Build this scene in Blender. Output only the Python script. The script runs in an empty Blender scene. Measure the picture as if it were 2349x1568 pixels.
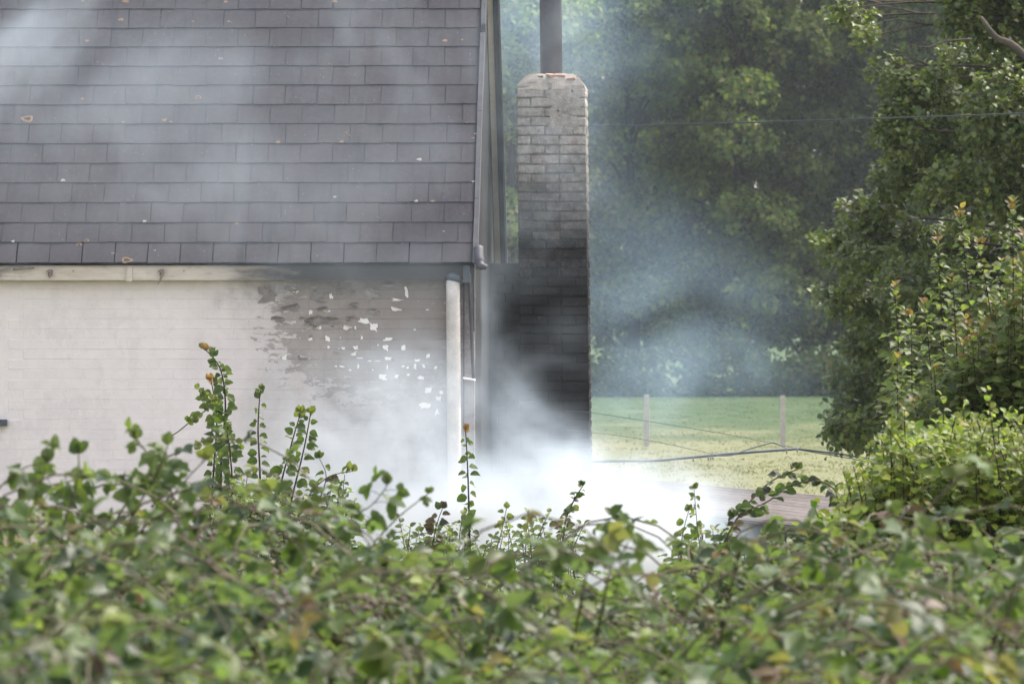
import bpy, math, random
import numpy as np
from mathutils import Vector, Matrix, noise as mnoise

random.seed(7)
rng = np.random.default_rng(7)
SC = bpy.context.scene
C = SC.collection

# ------------------------------------------------------------------ camera
F = 13863.0            # focal length in photo units (photo 2349 x 1568 units)
W0, H0 = 2349.0, 1568.0
PSI = math.atan((1656 - W0 / 2) / F)      # camera turned a little to the left of the wall normal
CAMZ = 1.8
cam_d = bpy.data.cameras.new('camera')
cam = bpy.data.objects.new('camera', cam_d)
C.objects.link(cam)
cam.location = (0, 0, CAMZ)
cam.rotation_euler = (math.pi / 2, 0, PSI)
cam_d.sensor_width = 36
cam_d.lens = 36 * F / W0
cam_d.clip_start = 0.5
cam_d.clip_end = 6000
cam_d.dof.use_dof = True
cam_d.dof.focus_distance = 39.0
cam_d.dof.aperture_fstop = 11.5
SC.camera = cam

# ------------------------------------------------------------------ sky, sun, exposure
SUN_EL, SUN_AZ = math.radians(56), math.radians(56)     # azimuth from +Y towards +X: behind the house, to the right
world = bpy.data.worlds.new('World')
SC.world = world
world.use_nodes = True
wn = world.node_tree
bg = wn.nodes['Background']
sky = wn.nodes.new('ShaderNodeTexSky')
sky.sky_type = 'NISHITA'
sky.sun_disc = False
sky.sun_elevation = SUN_EL
sky.sun_rotation = SUN_AZ
sky.air_density = 1.0
sky.dust_density = 3.5
sky.ozone_density = 0.6
hs = wn.nodes.new('ShaderNodeHueSaturation')
hs.inputs['Saturation'].default_value = 0.45     # thin cloud veil: a paler sky
wn.links.new(sky.outputs[0], hs.inputs['Color'])
wn.links.new(hs.outputs[0], bg.inputs['Color'])
bg.inputs['Strength'].default_value = 0.15
sun_d = bpy.data.lights.new('sun', 'SUN')
sun_d.energy = 1.5
sun_d.angle = math.radians(10)
sun_d.color = (1.0, 0.93, 0.83)
sun = bpy.data.objects.new('sun', sun_d)
C.objects.link(sun)
sdir = Vector((math.sin(SUN_AZ) * math.cos(SUN_EL), math.cos(SUN_AZ) * math.cos(SUN_EL), math.sin(SUN_EL)))
sun.rotation_euler = sdir.to_track_quat('Z', 'Y').to_euler()
sun.location = (10, 30, 40)
SC.view_settings.view_transform = 'Standard'
SC.view_settings.look = 'None'
SC.view_settings.gamma = 1
SC.view_settings.use_curve_mapping = False
SC.view_settings.exposure = 1.75
cy = SC.cycles
cy.use_denoising = True
cy.max_bounces = 10
cy.diffuse_bounces = 3
cy.glossy_bounces = 2
cy.transmission_bounces = 4
cy.transparent_max_bounces = 6
cy.volume_bounces = 6
cy.volume_step_rate = 1.5
cy.volume_max_steps = 256
cy.sample_clamp_indirect = 6

# ------------------------------------------------------------------ helpers
CP, SP = math.cos(PSI), math.sin(PSI)
def P(px, py, Y):
    """photo point (in units) at world depth Y"""
    ux, uy = (px - W0 / 2) / F, -(py - H0 / 2) / F
    t = Y / (CP + ux * SP)
    return Vector((t * (-SP + ux * CP), Y, CAMZ + t * uy))
def PX(px, Y): return P(px, H0 / 2, Y).x
def PZ(py, Y, px=1174): return P(px, py, Y).z

def mesh(name, verts, faces, mats=None, smooth=False):
    me = bpy.data.meshes.new(name)
    me.from_pydata([tuple(v) for v in verts], [], faces)
    if mats:
        for m in (mats if isinstance(mats, (list, tuple)) else [mats]):
            me.materials.append(m)
    if smooth:
        me.polygons.foreach_set('use_smooth', [True] * len(me.polygons))
    me.update()
    return me
def link(name, me, parent=None):
    o = bpy.data.objects.new(name, me)
    C.objects.link(o)
    if parent is not None:
        o.parent = parent
    return o
def thing(name, label, cat, loc=(0, 0, 0), group=None):
    o = bpy.data.objects.new(name, None)
    C.objects.link(o)
    o.location = loc
    o.empty_display_size = 0.2
    return tag(o, label, cat, group)
def tag(o, label=None, cat=None, group=None, kind=None):
    if label: o['label'] = label
    if cat: o['category'] = cat
    if group: o['group'] = group
    if kind: o['kind'] = kind
    return o
def child(name, verts, faces, mat, parent, smooth=False, loc=None):
    """mesh in world coordinates put under a parent Empty / part"""
    base = wloc(parent)
    vs = [Vector(v) - base for v in verts]
    return link(name, mesh(name, vs, faces, mat, smooth), parent)
def wloc(o):
    v = Vector((0, 0, 0))
    while o is not None:
        v = v + o.location
        o = o.parent
    return v
BOXF = [(0, 3, 2, 1), (4, 5, 6, 7), (0, 1, 5, 4), (1, 2, 6, 5), (2, 3, 7, 6), (3, 0, 4, 7)]
def boxv(x0, x1, y0, y1, z0, z1):
    return [Vector(p) for p in ((x0, y0, z0), (x1, y0, z0), (x1, y1, z0), (x0, y1, z0),
                                (x0, y0, z1), (x1, y0, z1), (x1, y1, z1), (x0, y1, z1))]
def bevbox(hx, hy, hz, b, jit=0.0, r=random):
    """chamfered box about the origin, 24 verts (kept low), slightly uneven"""
    vs, fs = [], []
    idx = {}
    for sx in (-1, 1):
        for sy in (-1, 1):
            for sz in (-1, 1):
                j = lambda: r.uniform(-jit, jit)
                for ax in range(3):
                    p = [sx * (hx - b), sy * (hy - b), sz * (hz - b)]
                    p[ax] = (sx * hx, sy * hy, sz * hz)[ax]
                    idx[(sx, sy, sz, ax)] = len(vs)
                    vs.append(Vector((p[0] + j(), p[1] + j() * .5, p[2] + j())))
    for ax in range(3):
        for s in (-1, 1):
            o1, o2 = [a for a in range(3) if a != ax]
            q = []
            for a, c in ((-1, -1), (1, -1), (1, 1), (-1, 1)):
                k = [0, 0, 0]; k[ax] = s; k[o1] = a; k[o2] = c
                q.append(idx[(k[0], k[1], k[2], ax)])
            fs.append(tuple(q))
    for ax in range(3):                       # edge chamfers, edge runs along ax
        o1, o2 = [a for a in range(3) if a != ax]
        for s1 in (-1, 1):
            for s2 in (-1, 1):
                def g(sa, face):
                    k = [0, 0, 0]; k[ax] = sa; k[o1] = s1; k[o2] = s2
                    return idx[(k[0], k[1], k[2], face)]
                fs.append((g(-1, o1), g(1, o1), g(1, o2), g(-1, o2)))
    for sx in (-1, 1):
        for sy in (-1, 1):
            for sz in (-1, 1):
                fs.append(tuple(idx[(sx, sy, sz, a)] for a in range(3)))
    return vs, fs
def recalc(me):
    import bmesh
    bm = bmesh.new(); bm.from_mesh(me)
    bmesh.ops.recalc_face_normals(bm, faces=bm.faces)
    bm.to_mesh(me); bm.free()
    return me
def tube(pts, radii, n=6, cap=True):
    """tube along points"""
    pts = [Vector(p) for p in pts]
    if not hasattr(radii, '__len__'): radii = [radii] * len(pts)
    vs, fs = [], []
    t0 = (pts[1] - pts[0]).normalized()
    ref = Vector((0, 0, 1)) if abs(t0.z) < .9 else Vector((1, 0, 0))
    for i, p in enumerate(pts):
        a = pts[max(i - 1, 0)]; b = pts[min(i + 1, len(pts) - 1)]
        t = (b - a).normalized()
        u = t.cross(ref)
        if u.length < 1e-4: u = t.cross(Vector((1, 0, 0)))
        u.normalize(); v = t.cross(u).normalized()
        for k in range(n):
            an = 2 * math.pi * k / n
            vs.append(p + (u * math.cos(an) + v * math.sin(an)) * radii[i])
    for i in range(len(pts) - 1):
        for k in range(n):
            a = i * n + k; b = i * n + (k + 1) % n
            fs.append((a, b, b + n, a + n))
    if cap:
        fs.append(tuple(range(n - 1, -1, -1)))
        fs.append(tuple(range((len(pts) - 1) * n, len(pts) * n)))
    return vs, fs
class MB:
    """collects geometry into one mesh"""
    def __init__(s): s.v, s.f = [], []
    def add(s, vf):
        o = len(s.v); s.v += [Vector(p) for p in vf[0]]
        s.f += [tuple(i + o for i in f) for f in vf[1]]
        return s
    def box(s, *a): return s.add((boxv(*a), BOXF))
    def out(s, name, mat, parent, smooth=False): return child(name, s.v, s.f, mat, parent, smooth)
def bez(p0, p1, p2, n):
    return [p0 * (1 - t) ** 2 + p1 * 2 * t * (1 - t) + p2 * t * t for t in [i / n for i in range(n + 1)]]
def polyline(pts, n):
    """Catmull-Rom resample"""
    pts = [Vector(p) for p in pts]
    out = []
    for i in range(len(pts) - 1):
        p0 = pts[max(i - 1, 0)]; p1 = pts[i]; p2 = pts[i + 1]; p3 = pts[min(i + 2, len(pts) - 1)]
        for k in range(n):
            t = k / n
            out.append(.5 * ((2 * p1) + (p2 - p0) * t + (2 * p0 - 5 * p1 + 4 * p2 - p3) * t * t + (3 * p1 - p0 - 3 * p2 + p3) * t ** 3))
    out.append(pts[-1])
    return out

# ------------------------------------------------------------------ materials
class NT:
    def __init__(s, tree): s.t = tree; s.n = tree.nodes; s.l = tree.links
    def node(s, ty, **kw):
        n = s.n.new(ty)
        for k, v in kw.items(): setattr(n, k, v)
        return n
    def put(s, sock, v):
        if isinstance(v, bpy.types.NodeSocket): s.l.new(v, sock)
        elif v is not None:
            try: sock.default_value = v
            except TypeError: sock.default_value = (*v, 1)
            except ValueError: sock.default_value = (*v, 1)
    def math(s, op, a, b=None, c=None, clamp=False):
        n = s.node('ShaderNodeMath', operation=op, use_clamp=clamp)
        for i, v in enumerate((a, b, c)):
            if v is not None: s.put(n.inputs[i], v)
        return n.outputs[0]
    def vmath(s, op, a, b=None, sc=None):
        n = s.node('ShaderNodeVectorMath', operation=op)
        s.put(n.inputs[0], a)
        if b is not None: s.put(n.inputs[1], b)
        if sc is not None: s.put(n.inputs['Scale'], sc)
        return n.outputs['Value'] if op in ('DOT_PRODUCT', 'LENGTH', 'DISTANCE') else n.outputs[0]
    def mix(s, fac, a, b, blend='MIX'):
        n = s.node('ShaderNodeMix', data_type='RGBA', blend_type=blend)
        s.put(n.inputs['Factor'], fac)
        s.put(n.inputs[6], a); s.put(n.inputs[7], b)
        return n.outputs[2]
    def noise(s, vec, scale, detail=4, rough=.55, out='Fac', dist=0.0):
        n = s.node('ShaderNodeTexNoise')
        s.put(n.inputs['Vector'], vec)
        n.inputs['Scale'].default_value = scale
        n.inputs['Detail'].default_value = detail
        n.inputs['Roughness'].default_value = rough
        n.inputs['Distortion'].default_value = dist
        return n.outputs[out]
    def ramp(s, v, a, b, lo=0.0, hi=1.0, smooth=True):
        n = s.node('ShaderNodeMapRange', interpolation_type='SMOOTHSTEP' if smooth else 'LINEAR')
        s.put(n.inputs[0], v); s.put(n.inputs[1], a); s.put(n.inputs[2], b)
        s.put(n.inputs[3], lo); s.put(n.inputs[4], hi)
        return n.outputs[0]
    def scale(s, vec, xyz):
        return s.vmath('MULTIPLY', vec, xyz)

def new_mat(name):
    m = bpy.data.materials.new(name)
    m.use_nodes = True
    t = NT(m.node_tree)
    b = m.node_tree.nodes['Principled BSDF']
    return m, t, b
def col(r, g, b):  # sRGB 0..255 -> linear
    f = lambda c: ((c / 255 + .055) / 1.055) ** 2.4 if c > 10 else c / 255 / 12.92
    return (f(r), f(g), f(b), 1)

def bump(t, b, h, strength=.5, dist=.01):
    n = t.node('ShaderNodeBump')
    n.inputs['Strength'].default_value = strength
    n.inputs['Distance'].default_value = dist
    t.put(n.inputs['Height'], h)
    t.l.new(n.outputs[0], b.inputs['Normal'])

def pos(t): return t.node('ShaderNodeNewGeometry').outputs['Position']
def orand(t): return t.node('ShaderNodeObjectInfo').outputs['Random']

def make_simple(name, base, rough=.7, var=.25, scale=8.0, bstr=.3, spec=.3, metallic=0.0, dark=None):
    m, t, b = new_mat(name)
    p = pos(t)
    n1 = t.noise(p, scale, 6, .6)
    n2 = t.noise(p, scale * 9, 4, .6)
    v = t.math('ADD', t.math('MULTIPLY', n1, .65), t.math('MULTIPLY', n2, .35))
    f = t.ramp(v, .3, .7)
    lo = tuple(c * (1 - var) for c in base[:3]); hi = tuple(min(1, c * (1 + var)) for c in base[:3])
    t.put(b.inputs['Base Color'], t.mix(f, dark or (*lo, 1), (*hi, 1)))
    b.inputs['Roughness'].default_value = rough
    b.inputs['Specular IOR Level'].default_value = spec
    b.inputs['Metallic'].default_value = metallic
    bump(t, b, v, bstr, .01)
    return m

# painted brick wall with soot that grows towards the burnt corner
def make_paint_wall(name, flake=False):
    m, t, b = new_mat(name)
    p = pos(t)
    sep = t.node('ShaderNodeSeparateXYZ'); t.l.new(p, sep.inputs[0])
    X, Z = sep.outputs[0], sep.outputs[2]
    nA = t.noise(p, 2.2, 5, .6); nB = t.noise(p, 11.0, 6, .65); nC = t.noise(p, 60, 4, .6)
    xa = lambda px: PX(px, 45)
    wob = t.math('MULTIPLY', t.math('SUBTRACT', nA, .5), 1.5)
    wob2 = t.math('MULTIPLY', t.math('SUBTRACT', nB, .5), .6)
    Xw = t.math('ADD', t.math('ADD', X, wob), wob2)
    s1 = t.ramp(Xw, xa(400), xa(760))                      # light grey staining
    s2 = t.ramp(Xw, xa(650), xa(1010))                     # burnt paint
    top = t.ramp(t.math('ADD', Z, t.math('MULTIPLY', wob2, .35)), PZ(720, 45), PZ(640, 45))
    topx = t.ramp(Xw, xa(450), xa(760))
    s3 = t.math('MULTIPLY', top, topx)
    blot = t.ramp(nB, .42, .62)
    paint = t.mix(t.ramp(nB, .3, .7), (.725, .635, .615, 1), (.765, .678, .658, 1))
    # faint damp blotches with hard edges, as left by water
    wv = t.noise(t.scale(p, (1.0, 1.0, .55)), 4.5, 7, .7)
    paint = t.mix(t.math('MULTIPLY', t.ramp(wv, .555, .575), .20), paint, (.55, .50, .49, 1))
    specks = t.ramp(t.noise(p, 95, 2, .5), .70, .76)
    paint = t.mix(t.math('MULTIPLY', specks, .5), paint, (.16, .14, .13, 1))
    c = t.mix(t.math('MULTIPLY', s1, .60), paint, (.30, .265, .25, 1))
    c = t.mix(t.math('MULTIPLY', s2, t.math('ADD', .42, t.math('MULTIPLY', blot, .20))), c, (.10, .085, .078, 1))
    c = t.mix(t.math('MULTIPLY', s3, .7), c, (.10, .09, .088, 1))
    kx, kz = 1 / (270 * .003246), 1 / (200 * .003246)
    ex = t.math('POWER', t.math('ABSOLUTE', t.math('MULTIPLY', t.math('SUBTRACT', X, xa(850)), kx)), 2.0)
    ez = t.math('POWER', t.math('ABSOLUTE', t.math('MULTIPLY', t.math('SUBTRACT', Z, PZ(745, 45)), kz)), 2.0)
    e = t.math('SUBTRACT', t.math('SUBTRACT', 1.0, ex), ez)
    rag = t.noise(t.scale(p, (1.0, 1.0, 2.2)), 9, 8, .68)
    pe = t.ramp(t.math('ADD', e, t.math('MULTIPLY', t.math('SUBTRACT', rag, .5), 3.4)), .28, .36)
    bare = t.mix(t.ramp(nB, .35, .65), (.14, .108, .090, 1), (.25, .20, .172, 1))
    c = t.mix(t.math('MULTIPLY', pe, .55), c, bare)
    t.put(b.inputs['Base Color'], c)
    b.inputs['Roughness'].default_value = .8
    b.inputs['Specular IOR Level'].default_value = .25
    h = t.math('SUBTRACT', t.math('ADD', t.math('MULTIPLY', nB, .7), t.math('MULTIPLY', nC, .45)), t.math('MULTIPLY', pe, .35))
    bump(t, b, h, .45, .012)
    return m

def make_slate(name):
    m, t, b = new_mat(name)
    p = pos(t); r = orand(t)
    tc = t.node('ShaderNodeTexCoord').outputs['Object']
    sh = t.vmath('ADD', tc, t.vmath('SCALE', (37.0, 11.0, 5.0), None, r))
    nA = t.noise(p, 1.3, 4, .6)
    st = t.noise(t.scale(p, (9, 1.2, 1.2)), 1.6, 5, .6)     # streaks running down the slope
    nB = t.noise(sh, 26, 6, .65); nC = t.noise(sh, 160, 3, .6)
    base = t.mix(t.ramp(r, .0, 1.0, smooth=False), (.043, .039, .045, 1), (.053, .048, .053, 1))
    base = t.mix(t.math('MULTIPLY', t.ramp(nB, .35, .75), .35), base, (.088, .079, .080, 1))
    base = t.mix(t.math('MULTIPLY', t.ramp(st, .52, .72), .55), base, (.028, .028, .033, 1))
    base = t.mix(t.math('MULTIPLY', t.ramp(nA, .35, .65), .25), base, (.045, .043, .050, 1))
    # a few pale lichen specks
    v = t.node('ShaderNodeTexVoronoi'); t.put(v.inputs['Vector'], p); v.inputs['Scale'].default_value = 22
    sp = t.math('MULTIPLY', t.math('LESS_THAN', v.outputs['Distance'], .09), t.math('GREATER_THAN', t.noise(p, 7, 2), .56))
    base = t.mix(t.math('MULTIPLY', sp, .5), base, (.30, .29, .27, 1))
    t.put(b.inputs['Base Color'], base)
    b.inputs['Roughness'].default_value = .75
    b.inputs['Specular IOR Level'].default_value = .12
    bump(t, b, t.math('ADD', nB, t.math('MULTIPLY', nC, .6)), .3, .004)
    return m

def make_chimney_brick(name, mortar=False):
    m, t, b = new_mat(name)
    p = pos(t); r = orand(t)
    sep = t.node('ShaderNodeSeparateXYZ'); t.l.new(p, sep.inputs[0])
    X, Z = sep.outputs[0], sep.outputs[2]
    nA = t.noise(p, 5, 5, .65); nB = t.noise(p, 24, 6, .7); nC = t.noise(p, 90, 4, .6)
    if mortar:
        clean = t.mix(nB, (.16, .14, .12, 1), (.40, .36, .32, 1))
    else:
        lime = t.mix(t.ramp(nB, .3, .7), t.mix(r, (.25, .215, .185, 1), (.36, .32, .285, 1)), t.mix(r, (.40, .355, .32, 1), (.54, .49, .45, 1)))
        red = t.mix(nB, (.21, .105, .08, 1), (.30, .17, .135, 1))
        worn = t.ramp(t.math('ADD', t.math('MULTIPLY', nA, .8), t.math('MULTIPLY', r, .22)), .62, .72)
        clean = t.mix(t.math('MULTIPLY', worn, .8), lime, red)
    zw = t.math('ADD', Z, t.math('MULTIPLY', t.math('SUBTRACT', nA, .5), 1.0))
    zw = t.math('ADD', zw, t.math('MULTIPLY', t.math('SUBTRACT', nB, .5), .65))
    zw = t.math('ADD', zw, t.math('MULTIPLY', t.math('SUBTRACT', r, .5), .0 if mortar else .22))
    yz = lambda py: PZ(py, 47.9)
    s1 = t.ramp(zw, yz(210), yz(450))
    s2 = t.ramp(zw, yz(330), yz(640))
    c = t.mix(t.math('MULTIPLY', s1, .60), clean, (.095, .082, .076, 1))
    c = t.mix(t.math('MULTIPLY', s2, .94), c, (.013, .012, .013, 1))
    # pale spalled scraps low on the sooty face
    sc_ = t.ramp(t.noise(p, 14, 7, .75), .64, .66)
    c = t.mix(t.math('MULTIPLY', t.math('MULTIPLY', sc_, s2), t.ramp(Z, yz(900), yz(640), 0, .45)), c, (.20, .17, .15, 1))
    t.put(b.inputs['Base Color'], c)
    b.inputs['Roughness'].default_value = .9
    b.inputs['Specular IOR Level'].default_value = .15
    bump(t, b, t.math('ADD', nB, t.math('MULTIPLY', nC, .5)), .8, .012)
    return m

def make_fascia(name):
    m, t, b = new_mat(name)
    p = pos(t)
    sep = t.node('ShaderNodeSeparateXYZ'); t.l.new(p, sep.inputs[0])
    X, Z = sep.outputs[0], sep.outputs[2]
    nA = t.noise(t.scale(p, (1, 1, 4)), 4, 5, .65); nB = t.noise(t.scale(p, (.4, 1, 2)), 30, 5, .6)
    Xw = t.math('ADD', X, t.math('MULTIPLY', t.math('SUBTRACT', nA, .5), .9))
    xa = lambda px: PX(px, 44.9)
    c = t.mix(t.ramp(nA, .3, .7), (.50, .42, .35, 1), (.60, .52, .45, 1))
    c = t.mix(t.math('MULTIPLY', t.ramp(nB, .55, .7), .35), c, (.30, .22, .17, 1))
    c = t.mix(t.math('MULTIPLY', t.ramp(Xw, xa(430), xa(680)), .95), c, (.022, .021, .023, 1))
    c = t.mix(t.math('MULTIPLY', t.ramp(t.math('SUBTRACT', 0, Xw), -xa(60), -xa(-60)), .8), c, (.10, .09, .09, 1))
    t.put(b.inputs['Base Color'], c)
    b.inputs['Roughness'].default_value = .8
    b.inputs['Specular IOR Level'].default_value = .08
    bump(t, b, nB, .3, .004)
    return m

def make_leaf(name, trans=.35, rough=.42, spec=.45, pale=.25, holes=False):
    m, t, b = new_mat(name)
    ca = t.node('ShaderNodeAttribute', attribute_name='tint').outputs['Color']
    bf = t.node('ShaderNodeNewGeometry').outputs['Backfacing']
    c = t.mix(t.math('MULTIPLY', bf, pale), ca, (.34, .40, .30, 1))
    nz = t.noise(pos(t), 45, 3, .6)
    c = t.mix(1.0, c, t.mix(nz, (.46, .48, .49, 1), (.84, .84, .82, 1)), 'MULTIPLY')
    t.put(b.inputs['Base Color'], c)
    b.inputs['Roughness'].default_value = rough
    b.inputs['Specular IOR Level'].default_value = spec
    tr = t.node('ShaderNodeBsdfTranslucent')
    t.put(tr.inputs['Color'], t.mix(1.0, c, (1.45, 1.6, .62, 1), 'MULTIPLY'))
    mx = t.node('ShaderNodeMixShader'); mx.inputs[0].default_value = trans
    t.l.new(b.outputs[0], mx.inputs[1]); t.l.new(tr.outputs[0], mx.inputs[2])
    out = m.node_tree.nodes['Material Output']
    t.l.new(mx.outputs[0], out.inputs['Surface'])
    return m

def make_field(name):
    m, t, b = new_mat(name)
    p = pos(t)
    sep = t.node('ShaderNodeSeparateXYZ'); t.l.new(p, sep.inputs[0])
    Y = sep.outputs[1]
    nA = t.noise(p, .06, 5, .6); nB = t.noise(t.scale(p, (1, .22, 1)), .9, 6, .7); nC = t.noise(t.scale(p, (1, .2, 1)), 5, 4, .6)
    nD = t.noise(t.scale(p, (1, .35, 1)), .28, 5, .65)
    f = t.math('ADD', Y, t.math('MULTIPLY', t.math('SUBTRACT', nA, .5), 70))
    dry = t.mix(nB, (.12, .127, .060, 1), (.17, .165, .085, 1))
    lush = t.mix(nB, (.030, .056, .015, 1), (.047, .080, .023, 1))
    c = t.mix(t.ramp(t.math('ADD', f, t.math('MULTIPLY', t.math('SUBTRACT', nD, .5), 130)), 140, 190), dry, lush)
    c = t.mix(t.math('MULTIPLY', t.ramp(nD, .50, .66), .4), c, (.095, .105, .045, 1))
    c = t.mix(t.math('MULTIPLY', t.ramp(nC, .55, .7), .35), c, (.10, .09, .04, 1))
    t.put(b.inputs['Base Color'], c)
    b.inputs['Roughness'].default_value = .9
    b.inputs['Specular IOR Level'].default_value = .1
    bump(t, b, t.math('ADD', nB, nC), .8, .15)
    return m

M = {}
M['paint'] = make_paint_wall('painted_brick')
M['slate'] = make_slate('slate')
M['cbrick'] = make_chimney_brick('limewashed_brick')
M['cmortar'] = make_chimney_brick('chimney_mortar', True)
M['fascia'] = make_fascia('fascia_paint')
M['cream'] = make_simple('cream_board', (.52, .45, .37), .6, .15, 6, .15)
M['soot'] = make_simple('soot_black', (.018, .017, .018), .9, .4, 5, .5, .15)
M['sootbrick'] = make_simple('sooty_brick', (.020, .019, .020), .9, .35, 9, .6, .1)
M['lead'] = make_simple('grey_verge_trim', (.060, .058, .066), .55, .25, 12, .2)
M['pipe'] = make_simple('asbestos_pipe', (.50, .45, .41), .8, .2, 7, .35)
M['steel'] = make_simple('sooty_steel_flue', (.10, .098, .118), .6, .2, 3, .1, .3)
M['chip'] = make_simple('bare_white_paint_chip', (.74, .69, .65), .7, .08, 30, .2)
M['chipgrey'] = make_simple('scorched_paint_flake', (.22, .195, .18), .8, .35, 14, .4)
M['lichen'] = make_simple('orange_lichen', (.20, .125, .072), .95, .3, 60, .8)
M['lichenp'] = make_simple('pale_lichen', (.27, .265, .25), .95, .2, 60, .8)
M['flaunch'] = make_simple('red_brick_and_mortar_cap', (.33, .19, .135), .95, .35, 14, 1.0, .1, dark=(.22, .18, .155, 1))
M['iron'] = make_simple('rusty_bracket', (.20, .16, .13), .7, .4, 20, .4)
M['wood'] = make_simple('weathered_post_wood', (.36, .31, .26), .9, .2, 10, .5)
M['cable'] = make_simple('grey_cable', (.11, .13, .15), .5, .2, 10, .1)
M['cabledark'] = make_simple('dark_cable', (.05, .06, .065), .5, .2, 10, .1)
M['sheet'] = make_simple('weathered_corrugated_sheet', (.15, .128, .118), .7, .3, 2.2, .2, .15)
M['sheetshade'] = make_simple('shaded_corrugated_sheet', (.045, .04, .038), .8, .3, 2.2, .2, .1)  # darker copy of the sheet, painted shade for the corrugation valleys
M['darkwall'] = make_simple('dark_shed_boards', (.055, .055, .065), .8, .3, 5, .4)
M['frame'] = make_simple('dark_window_paint', (.07, .08, .095), .5, .2, 10, .1)
M['glass'] = make_simple('dark_window_glass', (.02, .022, .025), .1, .1, 2, .0, .6)
M['bark'] = make_simple('bark', (.075, .062, .05), .95, .35, 8, .9, .1)
M['twig'] = make_simple('dark_twig', (.045, .03, .027), .9, .3, 30, .3, .08)
M['cane'] = make_simple('bramble_cane', (.085, .070, .036), .7, .35, 14, .3)
M['leaf'] = make_leaf('leaf', .46, .45, .32, .2)
M['bramble'] = make_leaf('bramble_leaf', .38, .45, .27, .30)
M['far'] = make_leaf('far_foliage', .38, .7, .15, .0)
M['alder'] = make_leaf('alder_leaf', .32, .45, .4, .12)
M['field'] = make_field('field_grass')
M['earth'] = make_simple('garden_earth', (.075, .06, .042), .95, .3, 3, .7, .1)
M['berry'] = make_simple('unripe_berries', (.075, .035, .028), .5, .4, 40, .1, .5)

# ------------------------------------------------------------------ ground (one sheet to the horizon)
def ground_z(x, y):
    a = min(max((y - 27) / 11, 0), 1); a = a * a * (3 - 2 * a)
    z = -.5 * a
    b = min(max((y - 70) / 60, 0), 1); z += -.22 * b * b * (3 - 2 * b)
    c = min(max((y - 150) / 90, 0), 1); z += .44 * c * c * (3 - 2 * c)
    if y > 300: z += (y - 300) * .012
    if y > 60:
        z += .10 * mnoise.noise(Vector((x * .06, y * .05, 0))) * min(1, (y - 60) / 40)
    return z
def build_ground():
    ys = list(np.concatenate([np.arange(-20, 60, 2.0), np.arange(60, 300, 3.0), np.geomspace(300, 3000, 24)]))
    vs, fs = [], []
    nx = 61
    for y in ys:
        half = 25 + max(y, 0) * .55
        for i in range(nx):
            x = (i / (nx - 1) * 2 - 1) * half
            vs.append((x, y, ground_z(x, y)))
    for j in range(len(ys) - 1):
        for i in range(nx - 1):
            a = j * nx + i
            fs.append((a, a + 1, a + nx + 1, a + nx))
    o = link('field', mesh('field', vs, fs, M['field'], True))
    tag(o, 'open grass field, dry and yellow near, greener towards the wood', kind='structure')
build_ground()

# ------------------------------------------------------------------ house
YW = 45.0                                  # front wall plane
XG = PX(1089, YW)                          # gable corner
XL = PX(0, YW) - 1.2                       # house carries on a little out of the frame
PITCH = math.radians(50)
tP = math.tan(PITCH)
YE = 44.86
ZE = PZ(605, YE)
YR, ZR = 47.03, None
ZR = ZE + (YR - YE) * tP
YB = YR + (YR - YE)
GZ = -.55
house = thing('brick_house', 'white painted brick house with grey slate roof, scorched and peeling at its right corner', 'house', (XG - 2, YW, GZ))
bx = lambda name, a, mat, parent=house: child(name, boxv(*a), BOXF, mat, parent)

wall = child('wall', boxv(XL, XG - .004, YW, YW + .22, GZ, ZE + .02), BOXF, M['paint'], house)
# bricks of the front wall
BW, CH = .225, .075
rb = random.Random(3)
variants = []
for k in range(8):
    v, f = bevbox(BW / 2 + .0004, .03, CH / 2 - .0012, .0022, .0010, rb)
    variants.append(recalc(mesh('brick', v, f, M['paint'])))
half_variants = []
for k in range(3):
    v, f = bevbox(BW / 4 - .0002, .03, CH / 2 - .0012, .0022, .0010, rb)
    half_variants.append(recalc(mesh('brick', v, f, M['paint'])))
ztop = ZE - .035
WIN_X = PX(3, YW)                           # the window's right edge
SILL_Z = PZ(962, YW)
winz1 = PZ(660, YW)
cells = []
row = 0
z = ztop - CH / 2
while z > GZ + CH / 2:
    x = XG - (BW / 2 if row % 2 == 0 else BW / 4)
    first = True
    while x > XL + BW / 2:
        half = (row % 2 == 1 and first)
        if not (x - BW / 2 < WIN_X and SILL_Z - .06 < z < winz1 + .02):
            cells.append((x, z, half, row))
        x -= (BW * .75 if half else BW)
        first = False
    row += 1
    z -= CH
vis = [c for c in cells if WIN_X - .05 < c[0] and c[1] > PZ(1070, YW)]
vis.sort(key=lambda c: -c[1])
single = set(vis[:300])
rest = MB()
wb = wloc(wall)
for c in cells:
    x, z, half, row = c
    rj = random.Random(row * 17 + int((x - XL) / .9))
    dy = rb.uniform(-.0003, .0003)
    roll = rj.uniform(-.012, .042)
    me = rb.choice(half_variants if half else variants)
    if c in single:
        o = link('brick', me, wall)
        o.location = Vector((x, YW + .027 + dy, z)) - wb
        o.rotation_euler = (roll + rb.uniform(-.006, .006), rb.uniform(-.005, .005), 0)
    else:
        off = Vector((x, YW + .027 + dy, z))
        rest.add(([v.co + off for v in me.vertices], [tuple(p.vertices) for p in me.polygons]))
o = rest.out('brick_courses', M['paint'], wall); o['kind'] = 'stuff'
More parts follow.
